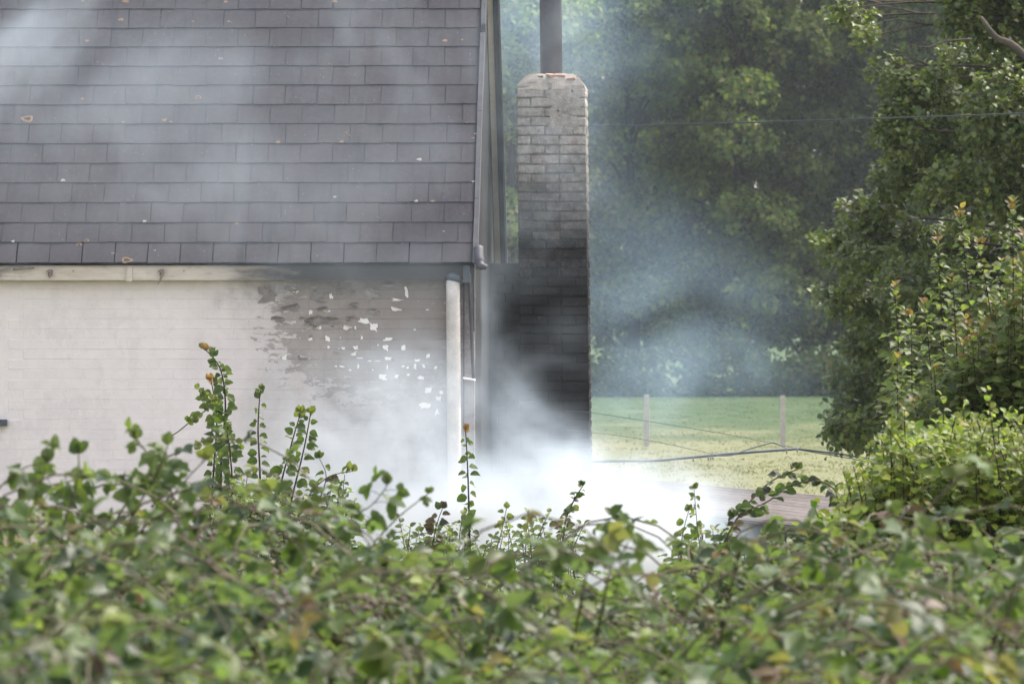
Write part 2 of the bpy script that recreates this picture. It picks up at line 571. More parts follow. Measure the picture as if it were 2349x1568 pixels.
# window at the left edge of the frame
win = bx('window', (WIN_X - .9, WIN_X - .02, YW + .09, YW + .13, SILL_Z, winz1), M['glass'])
fr = MB()
fr.box(WIN_X - .055, WIN_X, YW + .05, YW + .14, SILL_Z, winz1)
fr.box(WIN_X - .9, WIN_X - .055, YW + .05, YW + .14, winz1 - .05, winz1)
fr.box(WIN_X - .9, WIN_X - .055, YW + .05, YW + .14, SILL_Z, SILL_Z + .05)
fr.box(WIN_X - .95, WIN_X - .9, YW + .05, YW + .14, SILL_Z, winz1)
fr.out('frame', M['frame'], win)
bx('sill', (WIN_X - 1.0, PX(17, YW), YW - .06, YW + .1, PZ(977, YW), SILL_Z), M['frame'], win)

# gable wall, back wall
gv = [(XG, YW + .22, GZ), (XG, YB - .1, GZ), (XG, YB - .1, ZE), (XG, YR, ZR - .12), (XG, YW + .0, ZE + .05), (XG, YW, GZ)]
gv = [(XG - .002, YW + .002, GZ), (XG - .002, YB - .14, GZ), (XG - .002, YB - .14, ZE - .02), (XG - .002, YR, ZR - .16), (XG - .002, YW + .002, ZE - .02)]
gv2 = [(x - .22, y + (.2 if i in (0, 4) else 0), z) for i, (x, y, z) in enumerate(gv)]
n = 5
child('gable_wall', gv + gv2, [tuple(range(n)), tuple(range(2 * n - 1, n - 1, -1))] + [(i, (i + 1) % n, (i + 1) % n + n, i + n)[::-1] for i in range(n)], M['soot'], house)
bx('back_wall', (XL, XG - .23, YB - .36, YB - .14, GZ, ZE - .02), M['paint'])
bx('end_wall', (XL - .22, XL, YW, YB - .14, GZ, ZE - .02), M['paint'])

# roof: deck on both slopes, slates on the front one
def slope_pt(x, s, lift, front=True):
    """s = distance up the slope from the eave, lift = out along the normal"""
    cs, sn = math.cos(PITCH), math.sin(PITCH)
    if front: return Vector((x, YE + s * cs - lift * sn, ZE + s * sn + lift * cs))
    return Vector((x, YB - s * cs + lift * sn, ZE + s * sn + lift * cs))
SLEN = (YR - YE) / math.cos(PITCH)
dv = [slope_pt(XL - .3, 0, -.03), slope_pt(XG, 0, -.03), slope_pt(XG, SLEN, -.03), slope_pt(XL - .3, SLEN, -.03),
      slope_pt(XL - .3, .03, -.075), slope_pt(XG, .03, -.075), slope_pt(XG, SLEN, -.075), slope_pt(XL - .3, SLEN, -.075)]
roof = child('roof', dv, [(0, 1, 2, 3), (7, 6, 5, 4), (0, 4, 5, 1), (1, 5, 6, 2), (2, 6, 7, 3), (3, 7, 4, 0)], M['soot'], house)
dvb = [slope_pt(XL - .3, 0, 0, False), slope_pt(XG + .075, 0, 0, False), slope_pt(XG + .075, SLEN, 0, False), slope_pt(XL - .3, SLEN, 0, False),
       slope_pt(XL - .3, 0, -.05, False), slope_pt(XG + .075, 0, -.05, False), slope_pt(XG + .075, SLEN - .05, -.05, False), slope_pt(XL - .3, SLEN - .05, -.05, False)]
child('back_slope', dvb, [(3, 2, 1, 0), (4, 5, 6, 7), (1, 5, 4, 0), (2, 6, 5, 1), (3, 7, 6, 2), (0, 4, 7, 3)], M['slate'], roof)

GA = .1985
SW = 75.4 * YE / F
joints0 = [92, 190, 117, 220, 137, 238, 160, 75, 165, 78, 175, 88, 190, 100, 200, 110, 205]
rs = random.Random(11)
def slate_mesh(w):
    L, th = .40, .0048
    nseg = 6
    vs, fs = [], []
    bot = [(-w / 2 + w * i / nseg, rs.uniform(-.0022, .0022)) for i in range(nseg + 1)]
    for (x, e) in bot: vs.append((x, e, th / 2 + rs.uniform(0, .0008)))
    for (x, e) in bot: vs.append((x, L, th / 2))
    for (x, e) in bot: vs.append((x, e - .0006, -th / 2))
    for (x, e) in bot: vs.append((x, L, -th / 2))
    k = nseg + 1
    for i in range(nseg):
        fs.append((i, i + 1, i + 1 + k, i + k))
        fs.append((i + 2 * k, i + 3 * k, i + 1 + 3 * k, i + 1 + 2 * k))
        fs.append((i, i + 2 * k, i + 1 + 2 * k, i + 1))
    fs.append((0, k, 3 * k, 2 * k)); fs.append((nseg, nseg + 2 * k, nseg + 3 * k, nseg + k))
    return mesh('slate', vs, fs, M['slate'])
slates = [slate_mesh(SW - .0075) for _ in range(8)]
rbw = wloc(roof)
nrows = int(SLEN / GA) + 1
nsl = 0
for r_ in range(nrows):
    s = r_ * GA
    yy = YE + s * math.cos(PITCH)
    j = joints0[r_ % len(joints0)] / 2.4735
    x0 = PX(j, YE + 0) if r_ == 0 else XG + (PX(j, yy) - XG)
    xs = []
    x = x0
    while x > XL + .15: x -= SW
    while x < XG - .02:
        xs.append(x); x += SW
    lim = XG - .015
    for x in xs:
        a, b = x, min(x + SW, lim)
        if b - a < .03: continue
        tilt = math.atan(.0058 / GA) + rs.uniform(-.002, .0035)
        o = link('slate', rs.choice(slates), roof)
        o.scale.x = (b - a) / SW
        sx = rs.uniform(-.002, .002)
        L_ = SLEN - s
        if L_ < .40: o.scale.y = max(L_ / .40, .25)
        o.location = slope_pt((a + b) / 2 + sx, s + rs.uniform(-.003, .003), .0155 + rs.uniform(-.001, .0016)) - rbw
        o.rotation_euler = (PITCH - tilt * 1.0, rs.uniform(-.003, .003), rs.uniform(-.0035, .0035))
        nsl += 1
print('slates', nsl)
# ridge tiles (above the frame)
for k in range(14):
    a = XL - .3 + k * .33
    if a > XG: break
    vs, fs = [], []
    for x in (a, min(a + .322, XG + .07)):
        for q in range(7):
            an = math.radians(-60 + q * 20)
            vs.append((x, YR + .15 * math.sin(an), ZR - .075 + .13 * math.cos(an)))
    for q in range(6): fs.append((q, q + 1, q + 8, q + 7))
    child('ridge_tile', vs, fs, M['slate'], roof, True)
# lichen discs
def disc_on_slope(px, py, w_u, ring, mat):
    # find slope point for photo point
    d = P(px, py, 45.0) - Vector((0, 0, CAMZ))
    lo, hi = 44.5, 47.1
    for _ in range(40):
        mid = (lo + hi) / 2
        q = Vector((0, 0, CAMZ)) + d * (mid / 45.0)
        if q.z < ZE + (mid - YE) * tP: hi = mid
        else: lo = mid
        # sky-side: ray enters the slope where z of slope exceeds ray z
    q = Vector((0, 0, CAMZ)) + d * (lo / 45.0)
    s = (q.y - YE) / math.cos(PITCH)
    frac = (s / GA) % 1.0
    R = w_u * 45 / F / 2
    lift = .0155 + .0058 * (1 - frac) - .0022
    rr = random.Random(int(px * 7 + py))
    n = 14
    vs, fs = [], []
    ph = rr.random() * 6
    for i in range(n):
        an = 2 * math.pi * i / n
        ro = R * (1 + .18 * math.sin(3 * an + ph) + rr.uniform(-.1, .1))
        ri = ro * (.55 if ring else .02)
        for rad in (ri, ro):
            vs.append(slope_pt(q.x + rad * math.cos(an), s + rad * .62 * math.sin(an) / .9, lift + (.0022 if rad == ri else .0003)))
    for i in range(n):
        a = 2 * i; b = 2 * ((i + 1) % n)
        fs.append((a, a + 1, b + 1, b))
    child('lichen_patch', vs, fs, mat, roof)
for (x, y, w, ring, o_) in [(64, 276, 30, 1, 1), (289, 6, 16, 0, 1), (278, 49, 13, 0, 1), (200, 97, 10, 0, 1), (189, 230, 8, 0, 1),
        (377, 279, 12, 0, 1), (392, 283, 8, 0, 1), (283, 284, 8, 0, 1), (291, 600, 25, 1, 1), (182, 563, 13, 1, 1), (199, 555, 12, 1, 1),
        (638, 330, 11, 0, 1), (784, 329, 10, 0, 1), (793, 308, 9, 1, 1), (800, 314, 9, 1, 1), (768, 7, 13, 0, 1), (518, 8, 10, 0, 1),
        (525, 53, 8, 0, 1), (443, 53, 7, 0, 1), (1021, 97, 12, 0, 1), (190, 6, 9, 0, 1), (543, 515, 10, 0, 1),
        (145, 417, 11, 0, 0), (30, 557, 11, 0, 0), (332, 511, 9, 0, 0), (259, 584, 8, 1, 0), (355, 577, 6, 1, 0), (506, 138, 10, 1, 0),
        (962, 369, 12, 0, 0), (955, 465, 11, 0, 0), (768, 455, 8, 0, 0), (1090, 310, 6, 0, 0), (1086, 420, 8, 0, 0), (282, 468, 13, 1, 1),
        (1018, 534, 7, 0, 1), (992, 465, 9, 0, 1), (1085, 320, 8, 0, 1), (1091, 523, 9, 0, 1), (1060, 95, 8, 0, 1), (455, 227, 16, 1, 1)]:
    disc_on_slope(x, y, w, ring, M['lichen'] if o_ else M['lichenp'])

# verge trim on the right end, front slope
for k, (s0, s1) in enumerate(((-.01, .62), (.625, 1.50), (1.505, 2.32), (2.325, SLEN + .02))):
    vs = []
    for s in (s0, s1):
        kick = 0.0
        for (dx, l) in ((-.012, .030), (.024, .030), (.024, -.06), (.014, -.06), (.014, .020), (-.012, .024)):
            vs.append(slope_pt(XG + dx + (.004 * math.sin(k * 2.1 + s)), s, l))
    f = [(i, (i + 1) % 6, (i + 1) % 6 + 6, i + 6) for i in range(6)] + [(5, 4, 3, 2, 1, 0), (6, 7, 8, 9, 10, 11)]
    o = child('verge_trim', vs, f, M['lead'], roof); recalc(o.data)
# curled foot of the trim, bent outwards by the heat
pts = [slope_pt(XG + .03, .14, .02), slope_pt(XG + .035, .03, .012), Vector((XG + .05, YE - .02, ZE - .012)), Vector((XG + .075, YE - .04, ZE - .02)), Vector((XG + .095, YE - .035, ZE - .028))]
v_, f_ = tube(polyline(pts, 4), [.04] * 6 + [.032] * 5 + [.022] * 5 + [.010], 7)
child('trim_foot', v_, f_, M['lead'], roof, True)
bx('bracket_clip', (XG + .0, XG + .03, YE + 1.48, YE + 1.55, ZE + 1.78, ZE + 1.86), M['lead'], roof)
# front barge board (seen edge on) and the back slope's soffit + barge board
def slope_board(name, x0, x1, s0, s1, l0, l1, mat, front):
    vs = [slope_pt(x, s, l, front) for s in (s0, s1) for (x, l) in ((x0, l0), (x1, l0), (x1, l1), (x0, l1))]
    o = child(name, vs, [(0, 1, 2, 3), (7, 6, 5, 4), (0, 4, 5, 1), (1, 5, 6, 2), (2, 6, 7, 3), (3, 7, 4, 0)], mat, roof)
    recalc(o.data); return o
slope_board('barge_board', XG + .001, XG + .013, .10, SLEN - .02, -.12, -.062, M['cream'], True)
slope_board('soffit_board', XG + .001, XG + .046, -.02, SLEN - .06, -.085, -.052, M['cream'], False)
slope_board('barge_board', XG + .0465, XG + .088, -.03, SLEN - .04, -.095, .02, M['soot'], False)
slope_board('verge_edge', XG + .0885, XG + .098, -.03, SLEN - .04, -.03, .03, M['lead'], False)
# fascia, gutter brackets, tilting fillet
FZ1, FZ0 = ZE - .012, PZ(642, 44.9)
bx('fascia', (XL - .2, PX(1062, 44.9), 44.885, 44.915, FZ0, FZ1), M['fascia'])
bx('soffit', (XL - .2, XG - .03, 44.916, 44.998, FZ0 + .01, FZ0 + .022), M['soot'])
bx('fascia_end_block', (PX(1063, 44.9), PX(1078, 44.9), 44.88, 44.93, PZ(648, 44.9), FZ1), M['frame'])
def bracket(px, long):
    b = MB()
    x = PX(px, 44.87)
    b.box(x - .016, x + .016, 44.868, 44.884, PZ(632, 44.87), PZ(617, 44.87))
    b.box(x - .024, x + .02, 44.835, 44.867, PZ(624, 44.87), PZ(619, 44.87))
    b.add(tube([Vector((x + .012, 44.85, PZ(622, 44.87))), Vector((x, 44.845, PZ(634, 44.87))), Vector((x - .02 * long, 44.84, PZ(636 + 16 * long, 44.87)))], [.012, .011, .004], 5))
    b.out('gutter_bracket', M['iron'], house)
bracket(115, .1); bracket(371, 1.0)
x = PX(297, 44.87)
b_ = MB(); b_.box(x - .020, x + .020, 44.866, 44.884, PZ(643, 44.87), PZ(613, 44.87)); b_.box(x - .021, x + .022, 44.85, 44.8655, PZ(645, 44.87), PZ(637, 44.87))
b_.out('gutter_bracket', M['cream'], house)
for px in (168, 422):
    q = P(px, 621, 44.88)
    v_, f_ = tube([q, q + Vector((0, -.012, 0))], .006, 6); child('nail', v_, f_, M['iron'], house)
v_, f_ = tube([P(30, 616, 44.86), P(78, 613, 44.86)], [.012, .008], 5)
child('loose_batten', v_, f_, M['iron'], house)
# downpipes
def pipe(name, px0, py0, px1, py1, r, Y, mat, n=16, cut=0):
    a, b = P(px0, py0, Y), P(px1, py1, Y)
    pts = [a.lerp(b, t) for t in [i / 14 for i in range(15)]]
    v, f = tube(pts, r, n)
    if cut:
        for i in range(n):
            v[i].z -= (v[i].x - a.x + r) * cut
    return child(name, v, f, mat, house, True)
RP = 16 * 44.9 / F
Yp = YW - RP - .03
pipe('downpipe', 1039, 641, 1046, 1505, RP, Yp, M['pipe'], 20, .22)
v_, f_ = tube([P(1022, 634, Yp - .02), P(1037, 634, Yp - .03), P(1048, 639, Yp - .02), P(1056, 643, Yp)], [.02, .035, .035, .02], 8)
child('melted_gutter_outlet', v_, f_, M['frame'], house, True)
pipe('service_pipe', 1077, 628, 1086, 868, .013, YW - .045, M['lead'], 8)
pipe('cable_conduit', 1064, 650, 1064, 1000, .006, YW - .02, M['lead'], 6)
bx('corner_strip', (PX(1084, 44.96), PX(1089, 44.96), 44.96, 44.975, PZ(760, 44.96), PZ(617, 44.96)), M['lead'])
v_ = [P(1062, 866, 44.9), P(1088, 870, 44.9), P(1090, 873, 44.9), P(1063, 869, 44.9)]
v_ += [p + Vector((0, .09, .006)) for p in v_]
o = child('ledge', v_, BOXF, M['chip'], house); recalc(o.data)
# paint chips and curling flakes
def flake(cx, cy, w, h, mat, curl=0.0, lift=.004, name='paint_flake'):
    px, py = 542.2 + cx / 2.816, 583.9 + cy / 2.816
    w, h = w / 2.816 * YW / F, h / 2.816 * YW / F
    c = P(px, py, YW)
    rr = random.Random(int(cx * 13 + cy))
    n = 14
    ph, cd = rr.random() * 6.28, rr.uniform(-1, 1)
    front = []
    for i in range(n):
        an = 2 * math.pi * i / n + rr.uniform(-.2, .2)
        ca, sa = math.cos(an), math.sin(an)
        k = 1 / max(abs(ca), abs(sa)) * rr.choice([rr.uniform(.4, .75), rr.uniform(.75, 1.08)])
        front.append((ca * k * w / 2, sa * k * h / 2))
    vs = []
    for (x, zz) in front:
        cu = max(0, (zz / h * 2) * .8 + cd * x / w * 1.2) ** 2 * curl
        vs.append(Vector((c.x + x, YW - .0045 - lift - cu, c.z + zz - cu * .5)))
    vs.append(Vector((c.x, YW - .0045 - lift * .9, c.z)))
    vs2 = [v + Vector((0, .0022, 0)) for v in vs[:n]]
    base = len(vs)
    vs += vs2
    fs = [(n, (i + 1) % n, i) for i in range(n)] + [(i, (i + 1) % n, base + (i + 1) % n, base + i) for i in range(n)]
    o = child(name, vs, fs, mat, wall); recalc(o.data)
chips = [(480,545,35,25),(590,540,35,40),(533,468,35,30),(715,472,45,40),(768,470,14,25),(812,533,18,28),(672,535,10,12),(985,545,75,25),(595,598,18,22),(690,603,28,20),(663,605,10,10),(772,600,45,28),(965,600,40,45),(915,583,15,12),(1080,598,38,40),(1238,655,30,32),(980,670,60,26),(800,668,50,10),(1168,682,45,18),(860,686,25,8),(915,686,40,8),(643,720,20,12),(683,722,34,18),(788,718,12,35),(735,745,24,10),(1080,720,30,12),(1107,728,18,22),(1155,720,22,42),(1210,722,28,40),(1287,728,26,22),(975,725,14,40),(880,745,12,14),(940,787,70,45),(1035,785,30,40),(1110,775,22,18),(1192,795,55,32),(1322,890,30,30),(1308,930,40,40),(1240,875,50,40),(1295,1018,38,45),(1220,975,80,60),(825,430,80,45),(885,465,65,70),(1235,355,30,10),(1152,483,20,8),(310,668,40,45)]
for c in chips: flake(*c, M['chip'])
for (cx, cy, w, h, m, cu) in [(205,255,130,110,'chipgrey',.05),(350,235,120,80,'paint',.06),(612,262,30,58,'chip',.03),(690,225,130,40,'paint',.05),
        (1098,240,26,84,'chip',.03),(1040,288,95,25,'chip',.03),(880,250,150,100,'chipgrey',.05),(340,340,160,50,'chipgrey',.05),(560,345,95,50,'chipgrey',.06),
        (580,358,55,22,'chip',.02),(270,410,110,50,'chipgrey',.06),(590,420,190,80,'chipgrey',.05),(755,335,70,45,'chipgrey',.05),(490,425,100,70,'chipgrey',.04),
        (870,360,90,60,'chipgrey',.05),(740,400,90,30,'chipgrey',.06),(980,195,90,30,'chipgrey',.04),(520,270,110,70,'chipgrey',.03),(380,225,50,50,'chip',.05)]:
    flake(cx, cy, w, h, M[m], cu, .006)
rf = random.Random(88)
for k in range(34):
    cx, cy = rf.gauss(620, 290), rf.gauss(380, 150)
    if not (150 < cx < 1290 and 195 < cy < 760): continue
    flake(cx, cy, rf.uniform(18, 80), rf.uniform(12, 42), M[rf.choice(['chipgrey', 'chipgrey', 'paint', 'chip'])] if rf.random() < .8 else M['paint'], rf.uniform(.01, .05), .005)

# ------------------------------------------------------------------ chimney stack beside the gable, and the wall that joins it
YC = 47.9
CHH = .075
xl, xr = PX(1189, YC), PX(1350, YC)
CWd = xr - xl
zc0, zc1 = GZ, PZ(203, YC)
chim = thing('brick_chimney', 'square limewashed brick chimney stack with metal flue, black with soot at its foot', 'chimney', ((xl + xr) / 2, YC + .28, GZ))
LEAN = -math.tan(math.radians(.72))
lean = lambda z: (z - PZ(640, YC)) * LEAN
core = MB()
cv = boxv(xl + .007, xr - .007, YC + .019, YC + .55, zc0, zc1 - .01)
for v in cv: v.x += lean(v.z)
child('mortar_core', cv, BOXF, M['cmortar'], chim)
rc = random.Random(21)
cb = wloc(chim)
def brick_me(w, d, mat):
    v, f = bevbox(w / 2, d / 2, (CHH - .014) / 2, .0045, .0050, rc)
    return recalc(mesh('brick', v, f, mat))
u5 = CWd / 5
full = [brick_me(2 * u5 - .014, .11, M['cbrick']) for _ in range(9)]
hlf = [brick_me(u5 - .014, .11, M['cbrick']) for _ in range(6)]
ncr = int((zc1 - zc0) / CHH)
for r_ in range(ncr):
    zz = zc1 - (r_ + .5) * CHH
    pat = [(2, 2, 1), (1, 2, 2), (2, 1, 2), (1, 2, 2)][r_ % 4] if r_ != 0 else (2, 2, 1)
    x = xl
    for w in pat:
        o = link('brick', rc.choice(full if w == 2 else hlf), chim)
        o.location = Vector((x + w * u5 / 2 + lean(zz) + rc.uniform(-.003, .003), YC + .055 + rc.uniform(-.005, .004), zz + rc.uniform(-.003, .003))) - cb
        o.rotation_euler = (rc.uniform(-.03, .03), rc.uniform(-.012, .012), rc.uniform(-.015, .015))
        x += w * u5
side = MB()
for r_ in range(ncr):
    zz = zc1 - (r_ + .5) * CHH
    for k in range(2):
        y0 = YC + .118 + k * .22
        vs, fs = bevbox(.05, .103, (CHH - .011) / 2, .007, .003, rc)
        side.add(([v + Vector((xr - .05 + lean(zz), y0 + .103, zz)) for v in vs], fs))
        vs, fs = bevbox(.05, .103, (CHH - .011) / 2, .007, .003, rc)
        side.add(([v + Vector((xl + .05 + lean(zz), y0 + .103, zz)) for v in vs], fs))
o = side.out('side_bricks', M['cbrick'], chim); recalc(o.data); o['kind'] = 'stuff'
# scraps of limewash / render over the upper right of the face
def smear(px, py, w, h, seed):
    rr = random.Random(seed)
    c = P(px, py, YC)
    n = 16; vs = []
    w, h = w * YC / F, h * YC / F
    for i in range(n):
        an = 2 * math.pi * i / n
        k = 1 / max(abs(math.cos(an)), abs(math.sin(an))) * rr.uniform(.55, 1.1)
        vs.append(Vector((c.x + math.cos(an) * k * w / 2, YC - .002, c.z + math.sin(an) * k * h / 2)))
    vs.append(Vector((c.x, YC - .005, c.z)))
    vs += [v + Vector((0, .012, 0)) for v in vs[:n]]
    fs = [(n, (i + 1) % n, i) for i in range(n)] + [(i, (i + 1) % n, n + 1 + (i + 1) % n, n + 1 + i) for i in range(n)]
    o = child('render_patch', vs, fs, M['cbrick'], chim); recalc(o.data)
smear(1294, 232, 82, 52, 1); smear(1290, 278, 72, 44, 2); smear(1262, 590, 80, 40, 3); smear(1310, 612, 46, 26, 4)
# corbelled cap: sloping flaunching with a rough red brick top
xc = (xl + xr) / 2 + lean(zc1)
hw = CWd / 2
prof = [(hw + .002, zc1 - .008), (hw - .012, zc1 + .022), (hw * .82, zc1 + .075), (hw * .70, zc1 + .108), (hw * .62, zc1 + .118)]
vs, fs = [], []
nn = 20
for (hwk, zz) in prof:
    for i in range(nn):
        q = i / nn * 4; sgn = int(q); fq = q - sgn
        cx_, cy_ = [(-1 + 2 * fq, -1), (1, -1 + 2 * fq), (1 - 2 * fq, 1), (-1, 1 - 2 * fq)][sgn]
        j = rc.uniform(-.006, .006)
        vs.append(Vector((xc + cx_ * (hwk + j), YC + .28 + cy_ * (hwk + j), zz + rc.uniform(-.006, .006))))
for k in range(len(prof) - 1):
    for i in range(nn):
        a = k * nn + i; b = k * nn + (i + 1) % nn
        fs.append((a, b, b + nn, a + nn))
fs.append(tuple(range((len(prof) - 1) * nn, len(prof) * nn)))
child('mortar_flaunching', vs, fs, M['cmortar'], chim)
for k in range(5):
    me = brick_me(.085, .10, M['flaunch'])
    o = link('brick', me, chim)
    o.scale = (rc.uniform(.7, 1.15), 1, rc.uniform(.25, .5))
    o.location = Vector((xc - .165 + k * .082 + rc.uniform(-.012, .012), YC + .10 + rc.uniform(-.01, .03), zc1 + .108 + rc.uniform(-.012, .006) - abs(k - 2) * .008)) - cb
    o.rotation_euler = (.15, rc.uniform(-.12, .12), rc.uniform(-.3, .3))
for (px, py, w, h) in [(1222, 226, 20, 6), (1262, 228, 14, 8), (1262, 236, 8, 10), (1328, 213, 14, 6)]:
    c = P(px * .5 + 1268 * .5 if 0 else px, py - 40 if py > 214 else py, YC)
    smear(px, py - 38, w, h, int(px))
flx = PX(1265, YC + .28)
fr_ = 25.5 * (YC + .28) / F
v_, f_ = tube([Vector((flx + lean(0) * 0, YC + .28, zc1 + .09)), Vector((flx - .012, YC + .28, zc1 + 1.1)), Vector((flx - .02, YC + .28, zc1 + 1.9))], fr_, 28)
flue = child('flue_pipe', v_, f_, M['steel'], chim, True)
v_, f_ = tube([Vector((flx - .02, YC + .28, zc1 + 1.9)), Vector((flx - .02, YC + .28, zc1 + 1.96)), Vector((flx - .02, YC + .28, zc1 + 2.02))], [fr_ * 1.3, fr_ * 1.3, .01], 24)
child('cowl', v_, f_, M['steel'], flue)

lean_to = thing('soot_blackened_wall', 'soot black brick wall between the house gable and the chimney', 'wall', ((XG + xl) / 2, YC + .1, GZ))
zt = PZ(607, YC)
child('wall_core', boxv(XG + .004, xl + .035, YC + .022, YC + .2, GZ, zt - .01), BOXF, M['soot'], lean_to)
ww = xl + .012 - (XG + .006)
fb = [brick_me(ww / 2 - .008, .09, M['sootbrick']) for _ in range(4)]
lb = wloc(lean_to)
for r_ in range(int((zt - GZ) / CHH)):
    zz = zt - (r_ + .5) * CHH
    cuts = [0, .5, 1] if r_ % 2 else [0, .25, .75, 1]
    for a, b in zip(cuts[:-1], cuts[1:]):
        o = link('brick', rc.choice(fb), lean_to)
        o.scale.x = (b - a) * 2
        o.location = Vector((XG + .006 + ww * (a + b) / 2, YC + .048 + rc.uniform(-.003, .003), zz)) - lb
child('coping', boxv(XG + .004, xl - .003, YC + .002, YC + .21, zt - .012, zt + .012), BOXF, M['soot'], lean_to)

# ------------------------------------------------------------------ low shed with corrugated roof
shed = thing('corrugated_shed', 'low dark shed under a weathered corrugated sheet roof, half lost in white smoke', 'shed', (PX(1700, 44.5), 44.5, GZ))
def corr_sheet():
    """corrugations run along x, the sheet falls to the right and towards the viewer"""
    c0 = [P(1330, 1092, 46.6), P(1960, 1150, 46.6)]   # far edge
    c1 = [P(1330, 1150, 44.2), P(1960, 1226, 44.2)]   # near edge
    n = 190
    vs, fs = [], []
    for i in range(n + 1):
        t = i / n
        h = .030 * math.sin(t * 2 * math.pi * 20)
        for (k, (a, b)) in enumerate(((0, 1),)):
            for s in (0, .5, 1):
                p = c0[0].lerp(c0[1], s).lerp(c1[0].lerp(c1[1], s), t)
                vs.append(p + Vector((0, 0, h + .006 * math.sin(s * 9 + t * 5))))
    m = len(vs)
    vs += [v - Vector((0, 0, .004)) for v in vs]
    for i in range(n):
        for s in range(2):
            a = i * 3 + s
            fs.append((a, a + 1, a + 4, a + 3)); fs.append((a + m, a + m + 3, a + m + 4, a + m + 1))
    for s in range(2):
        fs.append((n * 3 + s, n * 3 + s + 1, n * 3 + s + 1 + m, n * 3 + s + m))
    return vs, fs, c0, c1
v_, f_, c0, c1 = corr_sheet()
cr = child('corrugated_roof', v_, f_, [M['sheet'], M['sheetshade']], shed)
for p_ in cr.data.polygons:                     # shade painted into the valleys, so the ridges read as lit stripes
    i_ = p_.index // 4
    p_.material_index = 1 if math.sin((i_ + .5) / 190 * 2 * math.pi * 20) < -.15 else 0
a, b = c1; a2, b2 = c0
def quadwall(name, p, q, mat):
    p0, q0 = Vector((p.x, p.y, GZ)), Vector((q.x, q.y, GZ))
    nrm = (q - p).cross(Vector((0, 0, 1))).normalized() * .04
    top = Vector((0, 0, -.03))
    vs = [p0, q0, q + top, p + top]; vs += [v - nrm for v in vs]
    o = child(name, vs, [(0, 1, 2, 3), (7, 6, 5, 4), (0, 4, 5, 1), (1, 5, 6, 2), (2, 6, 7, 3), (3, 7, 4, 0)], mat, shed); recalc(o.data)
off = Vector((0, .10, 0))
quadwall('front_wall', a + off, b + off, M['darkwall'])
quadwall('back_wall', b2 - off, a2 - off, M['darkwall'])
quadwall('end_wall', b + Vector((-.1, .2, 0)), b2 + Vector((-.1, -.2, 0)), M['darkwall'])

# ------------------------------------------------------------------ cables
def cable(name, pts, r, mat, label, n=8, cat='cable'):
    v, f = tube(polyline(pts, n), r, 6)
    o = link(name, mesh(name, v, f, mat, True))
    return tag(o, label, cat)
cable('overhead_cable', [P(1130, 289, 52), P(1250, 290, 51.5), P(1500, 287, 51), P(1800, 279, 50.5), P(2100, 269, 50), P(2349, 260, 49.7), P(2700, 244, 49)], .0072, M['cabledark'],
      'thin overhead telephone cable crossing high in front of the wood')
Yb = 46.5
bundle = thing('fallen_cable', 'thick grey cable sagging low across the field behind the shed', 'cable', P(1830, 1030, Yb))
v_, f_ = tube(polyline([P(1280, 1062, 46.9), P(1400, 1057, Yb), P(1500, 1056, Yb), P(1570, 1050, Yb), P(1680, 1040, Yb), P(1800, 1031, Yb), P(1832, 1029, Yb)], 6), .0105, 7)
child('sheathed_cable', v_, f_, M['cable'], bundle, True)
for k, dy in enumerate((0, 3, -2)):
    v_, f_ = tube(polyline([P(1828, 1029 + dy * .3, Yb), P(1880, 1036 + dy, Yb), P(1950, 1046 + dy * 1.5, Yb), P(2050, 1066 + dy * 2, Yb - .5)], 6), .004, 5)
    child('cable_strand', v_, f_, M['cabledark'], bundle, True)
v_, f_ = tube(polyline([P(1640, 1045, Yb - .02), P(1680, 1043, Yb - .02), P(1720, 1029, Yb - .02), P(1768, 1016, Yb - .02), P(1785, 1018, Yb - .02), P(1808, 1030, Yb - .02)], 5), .0045, 5)
child('loose_strand', v_, f_, M['cable'], bundle, True)
for px in (1590, 1624, 1630, 1635, 1804, 1828):
    c = P(px, 1053 - (px - 1570) * .085, Yb)
    v_, f_ = tube([c + Vector((-.003, -.0, .02)), c + Vector((0, -.016, 0)), c + Vector((.004, 0, -.022))], .004, 5)
    child('cable_tie', v_, f_, M['cable'], bundle)
cable('stay_wire', [P(1300, 942, 47.5), P(1355, 946, 47.3), P(1500, 968, 47), P(1680, 998, 46.8), P(1828, 1028, 46.55)], .0019, M['cabledark'],
      'thin upper wire slanting down from the chimney to the fallen cable', 5, 'wire')
cable('stay_wire', [P(1300, 985, 47.5), P(1355, 991, 47.3), P(1450, 1003, 47), P(1550, 1022, 46.8), P(1636, 1041, 46.55)], .0019, M['cabledark'],
      'thin lower wire slanting down from the chimney to the fallen cable', 5, 'wire')

# ------------------------------------------------------------------ fence posts in the field
def post(px, ptop, pbase, lab, w=12.5):
    Y = 144.7
    b = P(px, pbase, Y); tz = PZ(ptop, Y)
    h = w * Y / F / 2
    o = thing('fence_post', lab, 'post', (b.x, Y, b.z), 'fence posts in the field')
    zb = ground_z(b.x, Y) - .2
    vs = []
    for (zz, k) in ((zb, 1), (tz - .05, .97), (tz, .8)):
        for (sx, sy) in ((-1, -1), (1, -1), (1, 1), (-1, 1)): vs.append((b.x + sx * h * k + (zz - zb) * .004, Y + sy * h * k, zz))
    fs = [(3, 2, 1, 0), (8, 9, 10, 11)] + [(i + 4 * k, (i + 1) % 4 + 4 * k, (i + 1) % 4 + 4 + 4 * k, i + 4 + 4 * k) for k in range(2) for i in range(4)]
    child('shaft', vs, fs, M['wood'], o)
    v, f = tube([Vector((b.x - .01, Y - h - .004, tz - .12)), Vector((b.x + .01, Y - h - .004, tz - .12))], .012, 5)
    child('staple', v, f, M['iron'], o)
post(1483, 904, 1012, 'pale wooden fence post nearest the chimney, veiled in smoke')
